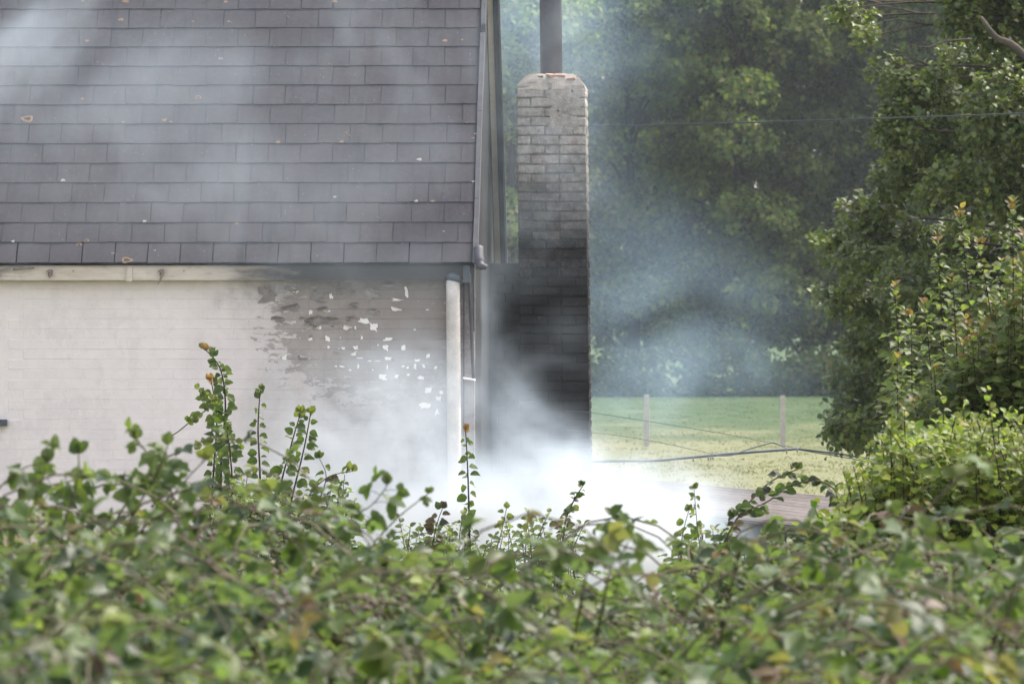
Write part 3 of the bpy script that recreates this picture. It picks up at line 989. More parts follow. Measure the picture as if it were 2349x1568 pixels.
post(1795, 906, 1018, 'pale wooden fence post standing clear in the field by the alder')

# ------------------------------------------------------------------ leaves
def leaf_template(wid=.48, fold=.22, droop=.18, tip=.06, simple=False):
    if simple:
        v = np.array([(0, 0, 0), (-wid, .5, fold * wid), (0, 1, -droop), (wid, .5, fold * wid)], float)
        return v, [(0, 1, 2), (0, 2, 3)]
    out = [(0, 0), (.62 * wid, .12), (wid, .40), (.86 * wid, .68), (.40 * wid, .90), (0, 1 + tip)]
    z = lambda x, l: fold * abs(x) - droop * l * l
    mid = [(0, 0), (0, .36), (0, .68), (0, 1 + tip)]
    vs = [(x, l, z(x, l)) for x, l in mid]
    R = [(x, l, z(x, l)) for x, l in out[1:5]]
    L = [(-x, l, z(x, l)) for x, l in out[1:5]]
    vs += R + L
    # mid 0..3, R 4..7, L 8..11
    fs = [(0, 4, 5, 1), (1, 5, 6, 2), (2, 6, 7, 3), (0, 1, 9, 8), (1, 2, 10, 9), (2, 3, 11, 10)]
    return np.array(vs, float), fs

def frames(dirs, ups):
    d = dirs / np.linalg.norm(dirs, axis=1, keepdims=True)
    x = np.cross(d, ups); x /= np.linalg.norm(x, axis=1, keepdims=True) + 1e-9
    n = np.cross(x, d)
    return x, d, n
def leaves_mesh(name, tmpl, P0, dirs, ups, sizes, cols, mat, smooth=False):
    tv, tf = tmpl
    x, d, n = frames(dirs, ups)
    N, K = len(P0), len(tv)
    V = P0[:, None, :] + sizes[:, None, None] * (tv[None, :, 0:1] * x[:, None, :] + tv[None, :, 1:2] * d[:, None, :] + tv[None, :, 2:3] * n[:, None, :])
    V = V.reshape(-1, 3)
    me = bpy.data.meshes.new(name)
    nl = [len(f) for f in tf]
    tot = np.tile(np.array(nl), N)
    flat = np.concatenate([np.array(f) for f in tf])
    loops = (flat[None, :] + (np.arange(N) * K)[:, None]).reshape(-1)
    me.vertices.add(len(V)); me.vertices.foreach_set('co', V.astype(np.float32).reshape(-1))
    me.loops.add(len(loops)); me.loops.foreach_set('vertex_index', loops.astype(np.int32))
    me.polygons.add(len(tot))
    st = np.concatenate([[0], np.cumsum(tot)[:-1]])
    me.polygons.foreach_set('loop_start', st.astype(np.int32))
    me.polygons.foreach_set('loop_total', tot.astype(np.int32))
    if smooth: me.polygons.foreach_set('use_smooth', np.ones(len(tot), bool))
    me.update(calc_edges=True)
    ca = me.color_attributes.new('tint', 'FLOAT_COLOR', 'POINT')
    cc = np.repeat(np.concatenate([cols, np.ones((N, 1))], 1), K, axis=0)
    ca.data.foreach_set('color', cc.astype(np.float32).reshape(-1))
    me.materials.append(mat)
    return me
def unit(n):
    v = rng.normal(size=(n, 3)); return v / np.linalg.norm(v, axis=1, keepdims=True)
def palette(n, cols, w, jit=.18):
    c = np.array(cols)[rng.choice(len(cols), n, p=np.array(w) / sum(w))]
    return np.clip(c * (1 + rng.normal(0, jit, (n, 1))) * (1 + rng.normal(0, .06, (n, 3))), .004, .9)
def place(name, me, parent, at=None):
    o = link(name, me, parent)
    base = wloc(parent) if parent else Vector((0, 0, 0))
    me.transform(Matrix.Translation(-base))
    return o

T_BR = leaf_template(.40, .36, .26)
T_RD = leaf_template(.44, .38, .30, 0.02)
T_PL = leaf_template(.40, .35, .30)
T_S = leaf_template(.42, .3, .2, simple=True)

# ---------------------------------------------------------------- grass standing on the field
def grass():
    global rng
    rng = np.random.default_rng(640)
    nt, per = 5200, 7
    Y = 75 + 156 * rng.random(nt) ** .8
    px = rng.uniform(1150, 2250, nt)
    X = np.array([PX(a, b) for a, b in zip(px, Y)])
    Z = np.array([ground_z(a, b) for a, b in zip(X, Y)])
    lush = np.clip((Y - 140 + 40 * np.array([mnoise.noise(Vector((a * .25, b * .08, 4))) for a, b in zip(X, Y)])) / 60, 0, 1)
    n = nt * per
    P0 = np.repeat(np.stack([X, Y, Z - .01], 1), per, axis=0) + rng.normal(0, .12, (n, 3)) * np.array([1, 1, 0])
    d = np.stack([rng.normal(0, .45, n), rng.normal(0, .45, n), np.ones(n)], 1)
    L = np.repeat(lush, per)[:, None]
    cols = palette(n, [(.21, .205, .10), (.25, .23, .12), (.17, .18, .075)], [3, 2, 2]) * (1 - L) + palette(n, [(.085, .13, .04), (.11, .15, .05), (.07, .105, .035)], [3, 2, 2]) * L
    me = leaves_mesh('grass', leaf_template(.16, 0, .25, simple=True), P0, d, unit(n) * .3 + np.array([0, -1., .1]), rng.uniform(.02, .05, n) * np.repeat(rng.uniform(.6, 1.5, nt), per), cols, M['far'])
    o = link('grass', me)
    tag(o, 'short tufted grass standing on the field', 'grass', kind='stuff')
grass()

# ---------------------------------------------------------------- far wood
GREENS = [(.115, .152, .040), (.14, .178, .044), (.165, .20, .048), (.09, .128, .040), (.20, .21, .055)]
def far_tree(px, Y, hgt, rad, label, seed, leaf=.24, warm=0.0):
    global rng
    rng = np.random.default_rng(seed)
    bx_ = PX(px, Y); gz = ground_z(bx_, Y)
    t = thing('woodland_tree', label, 'tree', (bx_, Y, gz), 'trees of the wood behind the field')
    rr = random.Random(seed)
    top = Vector((bx_ + rr.uniform(-.6, .6), Y, gz + hgt * .8))
    mb = MB()
    mb.add(tube(polyline([Vector((bx_, Y, gz - .2)), Vector((bx_ + rr.uniform(-.3, .3), Y, gz + hgt * .3)), top], 5), np.linspace(.32, .06, 11), 8))
    lobes = []
    nl = 26
    for i in range(nl):
        f = (i + .5) / nl
        zz = gz + hgt * (.10 + .86 * f)
        wr = rad * math.sin(math.pi * min(1, (.18 + .80 * f))) ** .6
        an = i * 2.399 + rr.random()
        R = rr.uniform(.25, .75) * wr
        c = Vector((bx_ + R * math.cos(an), Y + R * math.sin(an), zz))
        lr = rad * rr.uniform(.30, .46)
        lobes.append((c, lr))
        mb.add(tube(polyline([Vector((bx_, Y, max(gz + 1, zz - 2.2))), (Vector((bx_, Y, zz)) + c) / 2 + Vector((0, 0, -.6)), c], 3), [.09, .08, .07, .055, .04, .03, .02], 5))
    mb.out('trunk', M['twig'], t, True)
    cl, outs = [], []
    for (c, lr) in lobes:
        k = int(36 * (lr / 1.5) ** 2)
        u = unit(k)
        u[:, 2] = np.where(u[:, 2] < -.3, -u[:, 2], u[:, 2])
        r = lr * (rng.uniform(.55, 1.0, (k, 1)) ** .5)
        cl.append(np.array(c)[None, :] + u * r * np.array([1, 1, .85]))
        outs.append(u)
    cl = np.concatenate(cl)
    outs = np.concatenate(outs)
    per = 28
    n = len(cl) * per
    tone = (np.concatenate([np.full((int(36 * (lr / 1.5) ** 2), 1), rr.uniform(.6, 1.45)) for (_, lr) in lobes]) * rng.normal(1, .25, (len(cl), 1))).clip(.45, 2.0) * (1.45 if warm > 1 else .92)
    P0 = np.repeat(cl, per, axis=0) + rng.normal(0, .23, (n, 3)) * np.array([1, 1, .7])
    cols = palette(n, GREENS, [3, 3, 2, 3, 1 + warm]) * np.repeat(tone, per, axis=0)
    dq = rng.normal(0, .23, (n, 3)) * np.array([1, 1, .7])
    P0 = np.repeat(cl, per, axis=0) + dq
    ups = unit(n) * .38 + np.repeat(outs, per, axis=0) * .7 + dq / .23 * .35 + np.array([0, 0, .55])
    me = leaves_mesh('crown', T_S, P0, unit(n) + np.array([0, 0, -.25]), ups, rng.uniform(.7, 1.35, n) * leaf, cols, M['far'])
    place('crown', me, t)
    return n
ft = 0
ft += far_tree(1180, 236, 18.5, 4.3, 'pale wood tree rising behind the flue and the roof edge', 101, .24, warm=2)
ft += far_tree(1450, 240, 19.5, 4.6, 'broad yellow green wood tree just right of the chimney, under the cable', 102, warm=3)
ft += far_tree(1700, 238, 19.0, 4.4, 'tall wood tree at the middle of the wood, above the fence posts', 103, warm=1)
ft += far_tree(1960, 242, 19.0, 4.6, 'dark wood tree partly hidden by the alder branches', 104)
ft += far_tree(2230, 240, 20.0, 4.8, 'dark wood tree behind the alder at the right edge', 105)
for i, (px, lab) in enumerate([(1310, 'rear wood tree seen through the gap left of the chimney'), (1580, 'rear wood tree filling the gap behind the two front crowns'),
                               (1850, 'rear wood tree darkening the gap by the alder tip'), (2110, 'rear wood tree in the gap behind the alder')]):
    ft += far_tree(px, 249 + i, 20.5, 4.8, lab, 120 + i, .30)
# undergrowth along the wood's edge
def undergrowth():
    global rng
    rng = np.random.default_rng(55)
    n = 16000
    px = rng.uniform(1000, 2450, n // 16)
    hh = .5 + .9 * rng.random(n // 16)
    cx = np.array([PX(p, 231) for p in px]); cyy = 231 + rng.uniform(-1.2, 4, n // 16)
    cz = rng.uniform(0, 1, n // 16) ** 1.3 * (1.2 + 2.6 * (np.sin(px * .013) * .5 + .5) * (np.sin(px * .041 + 1) * .4 + .6))
    base = np.stack([cx, cyy, cz + np.array([ground_z(a, b) for a, b in zip(cx, cyy)])], 1)
    P0 = np.repeat(base, 16, axis=0) + rng.normal(0, .25, (n, 3))
    cols = palette(n, [(.045, .07, .02), (.06, .085, .026), (.11, .13, .045), (.10, .08, .04)], [4, 3, .8, .4])
    me = leaves_mesh('undergrowth', T_S, P0, unit(n), unit(n) * .8 + np.array([0, 0, 1.]), rng.uniform(.16, .34, n), cols, M['far'])
    o = link('undergrowth', me)
    tag(o, 'dense undergrowth along the foot of the wood', 'undergrowth', kind='stuff')
undergrowth()
print('far leaves', ft)

# ---------------------------------------------------------------- alder tree at the right
def alder():
    global rng
    rng = np.random.default_rng(77)
    Y = 62.0
    rr = random.Random(5)
    base = P(2440, 1000, Y); gz = ground_z(base.x, Y)
    t = thing('alder_tree', 'dark alder tree with round leaves reaching in from the right edge', 'tree', (base.x, Y, gz))
    lobes = [(2300, 40, 110, 75), (2200, 30, 50, 60), (2240, 150, 110, 60), (2110, 210, 95, 60), (2060, 300, 75, 60), (2180, 310, 150, 90), (2320, 260, 120, 110),
             (2080, 400, 95, 70), (2230, 440, 140, 80), (2340, 430, 90, 100), (2000, 500, 95, 50), (1920, 555, 66, 34), (2080, 560, 110, 60), (2200, 580, 120, 80),
             (1985, 600, 90, 34), (2330, 620, 110, 120), (2130, 660, 120, 70), (1960, 690, 80, 42), (1920, 665, 44, 28), (2040, 720, 90, 60), (2200, 760, 130, 110), (1990, 780, 60, 46), (2330, 800, 120, 130),
             (2060, 850, 90, 60), (1960, 875, 66, 34), (2150, 930, 140, 90), (2330, 980, 130, 110), (1990, 930, 90, 40), (1955, 985, 66, 44), (1925, 1005, 42, 30), (1980, 1000, 60, 40), (1945, 960, 50, 30),
             (2450, 100, 140, 140), (2480, 350, 160, 160), (2480, 650, 150, 160), (2480, 900, 150, 130), (2400, -80, 170, 90), (2230, -60, 130, 60)]
    sprigs = [(1960, 40, 60, 22), (1985, 85, 26, 30), (1950, 645, 24, 40), (1930, 20, 40, 16), (2015, 175, 26, 28), (2060, 150, 30, 20)]
    mb = MB()
    trunk = polyline([Vector((base.x, Y, gz - .3)), P(2440, 700, Y), P(2420, 300, Y + .1), P(2400, 0, Y), P(2390, -250, Y)], 5)
    mb.add(tube(trunk, np.linspace(.17, .05, len(trunk)), 9))
    mb.out('trunk', M['bark'], t, True)
    lm = MB()
    lobes3 = []
    for (x, y, rx, ry) in lobes + sprigs:
        dep = rr.uniform(-1.1, 1.1)
        c = P(x, y, Y + dep)
        lobes3.append((c, rx * Y / F, ry * Y / F))
        s = P(2420, min(y + rx * .5, 900), Y + .8)
        m1 = s.lerp(c, .55) + Vector((0, 0, rr.uniform(-.05, .18)))
        pts = polyline([s, m1, c], 4)
        lm.add(tube(pts, np.linspace(.022, .005, len(pts)), 5))
        for _ in range(3):
            e = c + Vector((rr.uniform(-1, .6) * rx, rr.uniform(-1, 1) * rx, rr.uniform(-.6, .9) * ry)) * (Y / F)
            st = pts[rr.randint(4, len(pts) - 1)]
            lm.add(tube(polyline([st, (st + e) / 2 + Vector((0, 0, .06)), e], 2), [.010, .008, .006, .004, .003], 4))
    # the dark limb seen at the upper right
    lm.add(tube(polyline([P(2400, 190, Y - .9), P(2330, 110, Y - 1.0), P(2285, 85, Y - 1.0), P(2250, 40, Y - .9)], 4), np.linspace(.055, .02, 13), 7))
    lm.add(tube(polyline([P(2230, 90, Y - .8), P(2170, 95, Y - .9), P(2130, 108, Y - 1), P(2090, 104, Y - 1)], 4), np.linspace(.013, .005, 13), 5))
    lm.out('limbs', M['bark'], t, True)
    Ps, Ds, Cs, Sz, Us = [], [], [], [], []
    for k, (c, rx, ry) in enumerate(lobes3):
        vol = rx * ry
        ncl = max(6, int(330 * vol / .36 * .9))
        u = unit(ncl) * (rng.random((ncl, 1)) ** .42)
        cl = np.array(c) + u * np.array([rx, max(rx * .8, .25), ry])
        per = 9
        out = (u / (np.linalg.norm(u, axis=1, keepdims=True) + 1e-6))
        p0 = np.repeat(cl, per, axis=0) + rng.normal(0, .045, (ncl * per, 3))
        d = np.repeat(out, per, axis=0) * .6 + unit(ncl * per) * .8 + np.array([0, 0, .1])
        tone = np.repeat(rng.normal(1, .2, (ncl, 1)).clip(.6, 1.5), per, axis=0)
        cc = palette(ncl * per, [(.095, .125, .028), (.125, .16, .032), (.16, .19, .036), (.22, .24, .05)], [4, 4, 2, .6]) * tone
        Us.append(np.repeat(out, per, axis=0)); Ps.append(p0); Ds.append(d); Cs.append(cc); Sz.append(rng.uniform(.046, .074, ncl * per))
    P0 = np.concatenate(Ps); n = len(P0)
    ups = unit(n) * .5 + np.concatenate(Us) * .5 + np.array([0, -.2, .8])
    me = leaves_mesh('crown', T_RD, P0, np.concatenate(Ds), ups, np.concatenate(Sz), np.concatenate(Cs), M['alder'])
    place('crown', me, t)
    print('alder', n)
alder()

# ---------------------------------------------------------------- shoots and bushes
def shoot_points(path_px, Y, n=10):
    return polyline([P(x, y, Y + (p[2] if len(p) > 2 else 0)) for p in path_px for x, y in [p[:2]]], n)
def arr(v): return np.array([tuple(p) for p in v])

def shrub(name, label, cat, shoots, Y, leaf, cols, w, tipcol, spacing, seed, mat, gz=None, spread=.35, tmpl=T_PL, droopy=.3, group=None, tips=.22, fill=None):
    """shoots: list of photo paths (base first); foliage and stems joined, as they cannot be counted"""
    global rng
    rng = np.random.default_rng(seed)
    rr = random.Random(seed)
    c0 = P(shoots[0][0][0], 784, Y)
    g = ground_z(c0.x, Y)
    t = thing(name, label, cat, (c0.x, Y, g), group)
    sm = MB(); Ps, Ds, Cs, Sz = [], [], [], []
    for sh in shoots:
        dy = rr.uniform(-spread, spread)
        pts = polyline([P(p[0], p[1], Y + dy + (p[2] if len(p) > 2 else 0)) for p in sh], 8)
        base = Vector((pts[0].x, pts[0].y, g - .05))
        pts = [base] + pts
        rad = np.linspace(.005, .0018, len(pts))
        sm.add(tube(pts, rad, 5))
        L = sum((b - a).length for a, b in zip(pts[1:-1], pts[2:]))
        acc, ph = 0.0, rr.random() * 6
        total = 0.0
        for a, b in zip(pts[1:-1], pts[2:]):
            seg = (b - a).length
            while acc < seg:
                p = a.lerp(b, acc / seg)
                f = (total + acc) / L
                ph += 2.4
                sz = leaf * rr.uniform(.7, 1.2) * (1.0 if f < .85 else .75)
                side = Vector((math.cos(ph), math.sin(ph) * .9, rr.uniform(-.25, .55) - droopy * .3))
                if f > .95: side = side * .6 + Vector((0, 0, .8))
                Ps.append(p + side.normalized() * leaf * rr.choice([.15, .3, .9, 1.5]) * (1 if f < .85 else .3)); Ds.append(side); Sz.append(sz)
                cc = palette(1, cols, w)[0]
                if f > 1 - tips * .35 and rr.random() < .6: cc = np.array(tipcol) * rr.uniform(.7, 1.2)
                Cs.append(cc)
                acc += spacing * rr.uniform(.7, 1.3)
            acc -= seg; total += seg
    if fill:
        nf, fx0, fx1, fy0, fy1 = fill
        for k in range(nf):
            fx = rr.uniform(fx0, fx1)
            fy = rr.uniform(fy0 + max(0, (fx0 + 190 - fx)) * 1.0 + 95 * mnoise.noise(Vector((fx * .011, 7.7, 0))) + 45 * mnoise.noise(Vector((fx * .04, 2.7, 0))), fy1)
            Ps.append(P(fx, fy, Y + rr.uniform(-spread, spread))); Ds.append(Vector((rr.uniform(-1, 1), rr.uniform(-1, .3), rr.uniform(-.4, .5))))
            Sz.append(leaf * rr.uniform(.7, 1.15)); Cs.append(palette(1, cols, w)[0])
    n = len(Ps)
    ups = unit(n) * .5 + np.array([0, -.45, 1.0])
    sm.out('stems', M['twig'], t, True)
    me = leaves_mesh('foliage', tmpl, arr(Ps), arr(Ds), ups, np.array(Sz), np.array(Cs), mat)
    place('foliage', me, t)
    return t, n

rr = random.Random(42)
# tall plum shrub at the right
sh = [[(2340, 1300), (2330, 900), (2322, 462)], [(2255, 1300), (2240, 900), (2203, 485)], [(2190, 1300), (2170, 900), (2150, 542)], [(2080, 1300), (2070, 950), (2052, 655)],
      [(2130, 1250), (2140, 950), (2122, 700)], [(2290, 1300), (2280, 800), (2243, 555)], [(2400, 1300), (2380, 800), (2352, 540)], [(2320, 1300), (2300, 850), (2293, 600)],
      [(2060, 1200), (2060, 1000), (2058, 822)], [(2215, 1250), (2200, 900), (2185, 640)], [(2110, 1250), (2095, 1000), (2090, 720)], [(2440, 1300), (2430, 800), (2420, 480)]]
for k in range(150):
    x = rr.uniform(2030, 2480)
    top = 1010 - 420 * min(1, (x - 2010) / 330) + rr.uniform(-10, 220)
    sh.append([(x + rr.uniform(-30, 60), 1330), (x + rr.uniform(-20, 30), 1080), (x, top)])
PLUM = [(.12, .155, .042), (.15, .19, .048), (.18, .215, .052), (.21, .19, .05)]
_, n1 = shrub('plum_shrub', 'tall plum shrub with orange shoot tips at the right edge', 'shrub', sh, 31.0, .052, PLUM, [3, 4, 3, .5], (.27, .17, .055), .0080, 91, M['leaf'], spread=.7, tips=.08, fill=(5200, 2040, 2480, 800, 1300))
# bright bush below it
sh = []
for k in range(520):
    x = rr.uniform(1870, 2480)
    edge = 965 + 190 * max(0, (2030 - x) / 160) - 25 * math.sin(x * .02)
    top = max(edge, 935) + rr.uniform(0, 240) + 95 * mnoise.noise(Vector((x * .011, 7.7, 0))) - (rr.uniform(10, 90) if rr.random() < .14 else 0)
    sh.append([(x + rr.uniform(-40, 80), 1420), (x + rr.uniform(-20, 40), top + 120), (x + rr.uniform(-22, 10), top)])
_, n2 = shrub('dogwood_bush', 'bright yellow green bush below the plum shrub at lower right', 'bush', sh, 27.0, .043, [(.21, .26, .034), (.26, .31, .040), (.33, .35, .055), (.13, .18, .030)], [4, 4, 2, 3], (.20, .23, .05), .0125, 92, M['leaf'], spread=1.0, tmpl=T_RD, tips=.1, fill=(8000, 1880, 2480, 1000, 1330))
print('shrubs', n1, n2)

# ---- silhouetted shoots, each leaf its own piece
leafcache = {}
def leaf_obj(parent, p, d, up, size, tint, tmpl, key, mat):
    ck = (key, tint)
    if ck not in leafcache:
        v, f = tmpl
        me = bpy.data.meshes.new('leaf')
        r2 = random.Random(hash(ck) & 0xffff)
        me.from_pydata([(x + r2.uniform(-.03, .03), y + r2.uniform(-.02, .02), z + r2.uniform(-.05, .05)) for x, y, z in v], [], f)
        me.materials.append(mat)
        ca = me.color_attributes.new('tint', 'FLOAT_COLOR', 'POINT')
        ca.data.foreach_set('color', np.tile(np.array([*TINTS[tint], 1.0], np.float32), len(v)))
        leafcache[ck] = me
    o = link('leaf', leafcache[ck], parent)
    d = d.normalized(); x = d.cross(up).normalized(); n = x.cross(d)
    o.matrix_local = Matrix.Translation(p - wloc(parent)) @ Matrix((x, d, n)).transposed().to_4x4() @ Matrix.Diagonal((size, size, size, 1))
    return o
TINTS = {'g1': (.085, .125, .038), 'g2': (.105, .15, .042), 'g3': (.14, .18, .05), 'g4': (.065, .095, .038), 'y': (.24, .26, .06), 'o': (.36, .20, .09), 'b': (.085, .062, .05), 'dk': (.045, .048, .038)}
def shoot(name, label, cat, path, Y, leaf, spacing, tints, tip, seed, tmpl=T_RD, mat=None, group=None, stem=(.008, .003), smat='twig', tri=False):
    rr = random.Random(seed)
    pts = polyline([P(p[0], p[1], Y + (p[2] if len(p) > 2 else 0)) for p in path], 8)
    g = ground_z(pts[0].x, Y)
    group = group or {'plum_shoot': 'plum shoots standing above the brambles', 'bramble_sprig': 'bramble sprigs against the smoke and the shed'}.get(name)
    t = thing(name, label, cat, (pts[0].x, Y, g), group)
    full_ = [Vector((pts[0].x + .02, Y, g - .05))] + pts if smat == 'twig' else [pts[0] + Vector((-.05, .1, -.25))] + pts
    v, f = tube(full_, np.linspace(stem[0], stem[1], len(full_)), 6)
    sb = MB().add((v, f))
    L = sum((b - a).length for a, b in zip(pts[:-1], pts[1:]))
    tot, acc, ph, k = 0, spacing * .5, rr.random() * 6, 0
    for a, b in zip(pts[:-1], pts[1:]):
        seg = (b - a).length
        while acc < seg:
            f = (tot + acc) / L
            ph += math.pi + rr.uniform(-.7, .7)
            p = a.lerp(b, acc / seg)
            d = Vector((math.cos(ph), .55 * math.sin(ph * 1.7), rr.uniform(-.55, .45)))
            if f > .93: d = d * .5 + Vector((0, 0, .7))
            up = Vector((rr.uniform(-.7, .7), rr.uniform(-1.3, -.2), rr.uniform(.1, .9)))
            ti = tip if f > .95 and rr.random() < .6 else rr.choice(tints)
            sz = leaf * rr.uniform(.65, 1.2) * (1 - .35 * max(0, f - .8) / .2)
            q = p + d.normalized() * leaf * .22
            if tri:
                q = p + d.normalized() * leaf * rr.uniform(.5, .9)
                sb.add(tube([p, (p + q) / 2 + Vector((0, 0, .004)), q], [.0013, .0011, .0009], 4))
                sv = d.normalized().cross(up).normalized()
                for (dv, kk) in ((d.normalized(), 1.0), (sv + d.normalized() * .3, .8), (-sv + d.normalized() * .3, .8)):
                    leaf_obj(t, q, dv + Vector((rr.uniform(-.2, .2), rr.uniform(-.2, .2), rr.uniform(-.35, .1))), up + Vector((rr.uniform(-.3, .3), 0, rr.uniform(-.3, .3))), sz * kk, ti, tmpl, rr.randint(0, 4), mat or M['leaf'])
            else:
                leaf_obj(t, q, d, up, sz, ti, tmpl, rr.randint(0, 4), mat or M['leaf'])
            k += 1
            acc += spacing * .68 * rr.uniform(.4, 1.6)
        acc -= seg; tot += seg
    sb.out('stem', M[smat], t, True)
    for m in range(3):
        leaf_obj(t, pts[-1], Vector((rr.uniform(-.7, .7), rr.uniform(-.4, .4), 1)), Vector((rr.uniform(-.5, .5), -1, .3)), leaf * .7, tip, tmpl, m, mat or M['leaf'])
    return t
G = ['g1', 'g1', 'g2', 'g2', 'g3', 'g4']
YS = 34.0
shoot('plum_shoot', 'tallest plum shoot with reddish tip against the pale wall', 'shoot', [(505, 1250), (508, 1050), (517, 930), (505, 845), (470, 800)], YS, .056, .017, G, 'o', 1)
shoot('plum_shoot', 'leafy plum shoot with coral tip just left of the tallest one', 'shoot', [(478, 1250), (490, 1080), (497, 960), (484, 870)], YS + .3, .055, .018, G, 'o', 2)
shoot('plum_shoot', 'short bushy plum shoot at the foot of the tallest one', 'shoot', [(530, 1250), (535, 1150), (528, 1040), (520, 985)], YS - .3, .056, .015, G, 'g3', 3)
shoot('plum_shoot', 'slender plum shoot with few leaves between two leafier ones', 'shoot', [(600, 1250), (596, 1080), (592, 980), (597, 893)], YS, .052, .030, G, 'y', 4)
shoot('plum_shoot', 'leaning plum shoot, left stem of the pair before the white smoke', 'shoot', [(620, 1260), (640, 1130), (668, 1020), (690, 945)], YS, .060, .026, G, 'y', 5)
shoot('plum_shoot', 'leaning plum shoot, right stem of the pair before the white smoke', 'shoot', [(650, 1260), (668, 1150), (697, 1030), (713, 945)], YS - .2, .060, .026, G, 'y', 6)
shoot('plum_shoot', 'single upright shoot with orange tip in front of the downpipe foot', 'shoot', [(1078, 1280), (1076, 1180), (1073, 1080), (1068, 985)], YS, .050, .030, ['g2', 'g3', 'g1', 'g2'], 'o', 7)
shoot('plum_shoot', 'short curled shoot with small leaves in front of the densest smoke', 'shoot', [(1288, 1290), (1296, 1200), (1315, 1150), (1338, 1112)], YS, .044, .016, ['g1', 'g2', 'b', 'y'], 'g1', 8)
shoot('bramble_sprig', 'drooping bramble sprig with brown leaves reaching right over the smoke', 'bramble', [(660, 1250), (700, 1150), (750, 1095), (810, 1080)], YS - .4, .058, .045, ['g1', 'g3', 'b', 'g2'], 'y', 9, T_BR, M['bramble'], smat='cane', stem=(.006, .0025))
shoot('bramble_sprig', 'bramble sprig with a pair of rounded leaves above the leaning plum shoots', 'bramble', [(690, 1260), (735, 1140), (748, 1090), (732, 1050)], YS - .3, .060, .075, ['g2', 'g3'], 'g2', 10, T_BR, M['bramble'], smat='cane', stem=(.005, .002))
shoot('bramble_sprig', 'bramble sprig with dark curled leaves in front of the corrugated roof', 'bramble', [(1640, 1290), (1690, 1190), (1760, 1110), (1830, 1075)], 29.0, .055, .028, ['g1', 'b', 'dk', 'g4', 'g2'], 'g3', 11, T_BR, M['bramble'], smat='cane', stem=(.006, .003))
shoot('bramble_sprig', 'bramble sprig arching left over the corrugated roof below the dark one', 'bramble', [(1960, 1190), (1900, 1110), (1820, 1110), (1760, 1150), (1680, 1185)], 28.5, .055, .022, ['g1', 'dk', 'g4', 'g2', 'g3'], 'g1', 12, T_BR, M['bramble'], smat='cane', stem=(.006, .003))
shoot('bramble_sprig', 'thin upright sprig with pale green leaves at the left end of the corrugated roof', 'bramble', [(1612, 1300), (1600, 1210), (1592, 1120)], 29.0, .046, .030, ['g3', 'y', 'g2'], 'y', 13, T_RD, smat='cane', stem=(.004, .002))
shoot('bramble_sprig', 'thin sprig with hanging leaves left of the pale green one', 'bramble', [(1560, 1300), (1565, 1230), (1580, 1170)], 28.7, .046, .028, ['g3', 'g2', 'y'], 'g3', 14, T_RD, smat='cane', stem=(.004, .002))
shoot('bramble_sprig', 'pale leafy sprig just right of the single upright shoot', 'bramble', [(1130, 1290), (1150, 1220), (1162, 1165)], 30.0, .046, .024, ['g3', 'y', 'g2'], 'y', 15, T_RD, smat='cane', stem=(.004, .002))
shoot('dead_sprig', 'withered sprig with shrivelled purple brown leaves before the smoke', 'sprig', [(985, 1290), (1000, 1210), (1015, 1165)], 31.0, .055, .022, ['b', 'dk', 'b', 'g4'], 'b', 16, T_BR, smat='twig', stem=(.004, .002))
shoot('hop_vine', 'thin hop vine strand looping left from the tallest plum shoot', 'vine', [(482, 935), (440, 965), (405, 990), (384, 1003)], YS - .1, .030, .06, ['g3', 'y'], 'y', 17, T_BR, smat='cane', stem=(.004, .0025)) if False else None
hv = thing('hop_vine', 'thin hop vine strand looping left from the tallest plum shoot', 'vine', P(482, 935, YS - .1))
v_, f_ = tube(polyline([P(505, 915, YS - .1), P(470, 942, YS - .1), P(435, 968, YS - .1), P(405, 992, YS - .1), P(382, 1003, YS - .1)], 5), .0035, 5)
child('stem', v_, f_, M['cane'], hv, True)
rr = random.Random(31)
for (x, y, k) in [(440, 960, 6), (470, 905, 7), (455, 900, 5), (450, 950, 4), (475, 930, 7), (490, 920, 6), (462, 1020, 5), (478, 1030, 6), (540, 1040, 6), (548, 1010, 4)]:
    for m in range(k):
        leaf_obj(hv, P(x + rr.uniform(-9, 9), y + rr.uniform(-9, 9), YS - .15), Vector((rr.uniform(-1, 1), rr.uniform(-.3, .3), rr.uniform(-.8, .6))), Vector((rr.uniform(-.4, .4), -1, .4)), .038, rr.choice(['g3', 'g3', 'y']), T_PL, m % 3, M['leaf'])

# base thickets behind the brambles (plum regrowth)
def regrowth(name, label, x0, x1, topf, Y, n, seed, leaf=.05):
    r2 = random.Random(seed)
    sh = []
    for k in range(n):
        x = r2.uniform(x0, x1)
        tp = topf(x) + r2.uniform(-10, 60)
        sh.append([(x + r2.uniform(-20, 20), tp + 190), (x + r2.uniform(-15, 15), tp + 80), (x + r2.uniform(-25, 25), tp)])
    shrub(name, label, 'undergrowth', sh, Y, leaf, [(.085, .125, .036), (.105, .15, .042), (.14, .18, .05)], [3, 3, 2], (.2, .23, .06), .015, seed, M['leaf'], spread=.5, tmpl=T_RD)
regrowth('plum_regrowth', 'low leafy regrowth at the feet of the plum shoots', 455, 800, lambda x: 1125 + 30 * math.sin(x * .03), 33.5, 70, 201)
regrowth('plum_regrowth', 'low leafy regrowth around the single upright shoot', 930, 1330, lambda x: 1195 + 18 * math.sin(x * .04), 32.5, 50, 202)
regrowth('hedge_regrowth', 'low leafy growth in front of the corrugated shed', 1540, 1920, lambda x: 1225 - 30 * max(0, (x - 1780) / 140), 29.5, 80, 203)

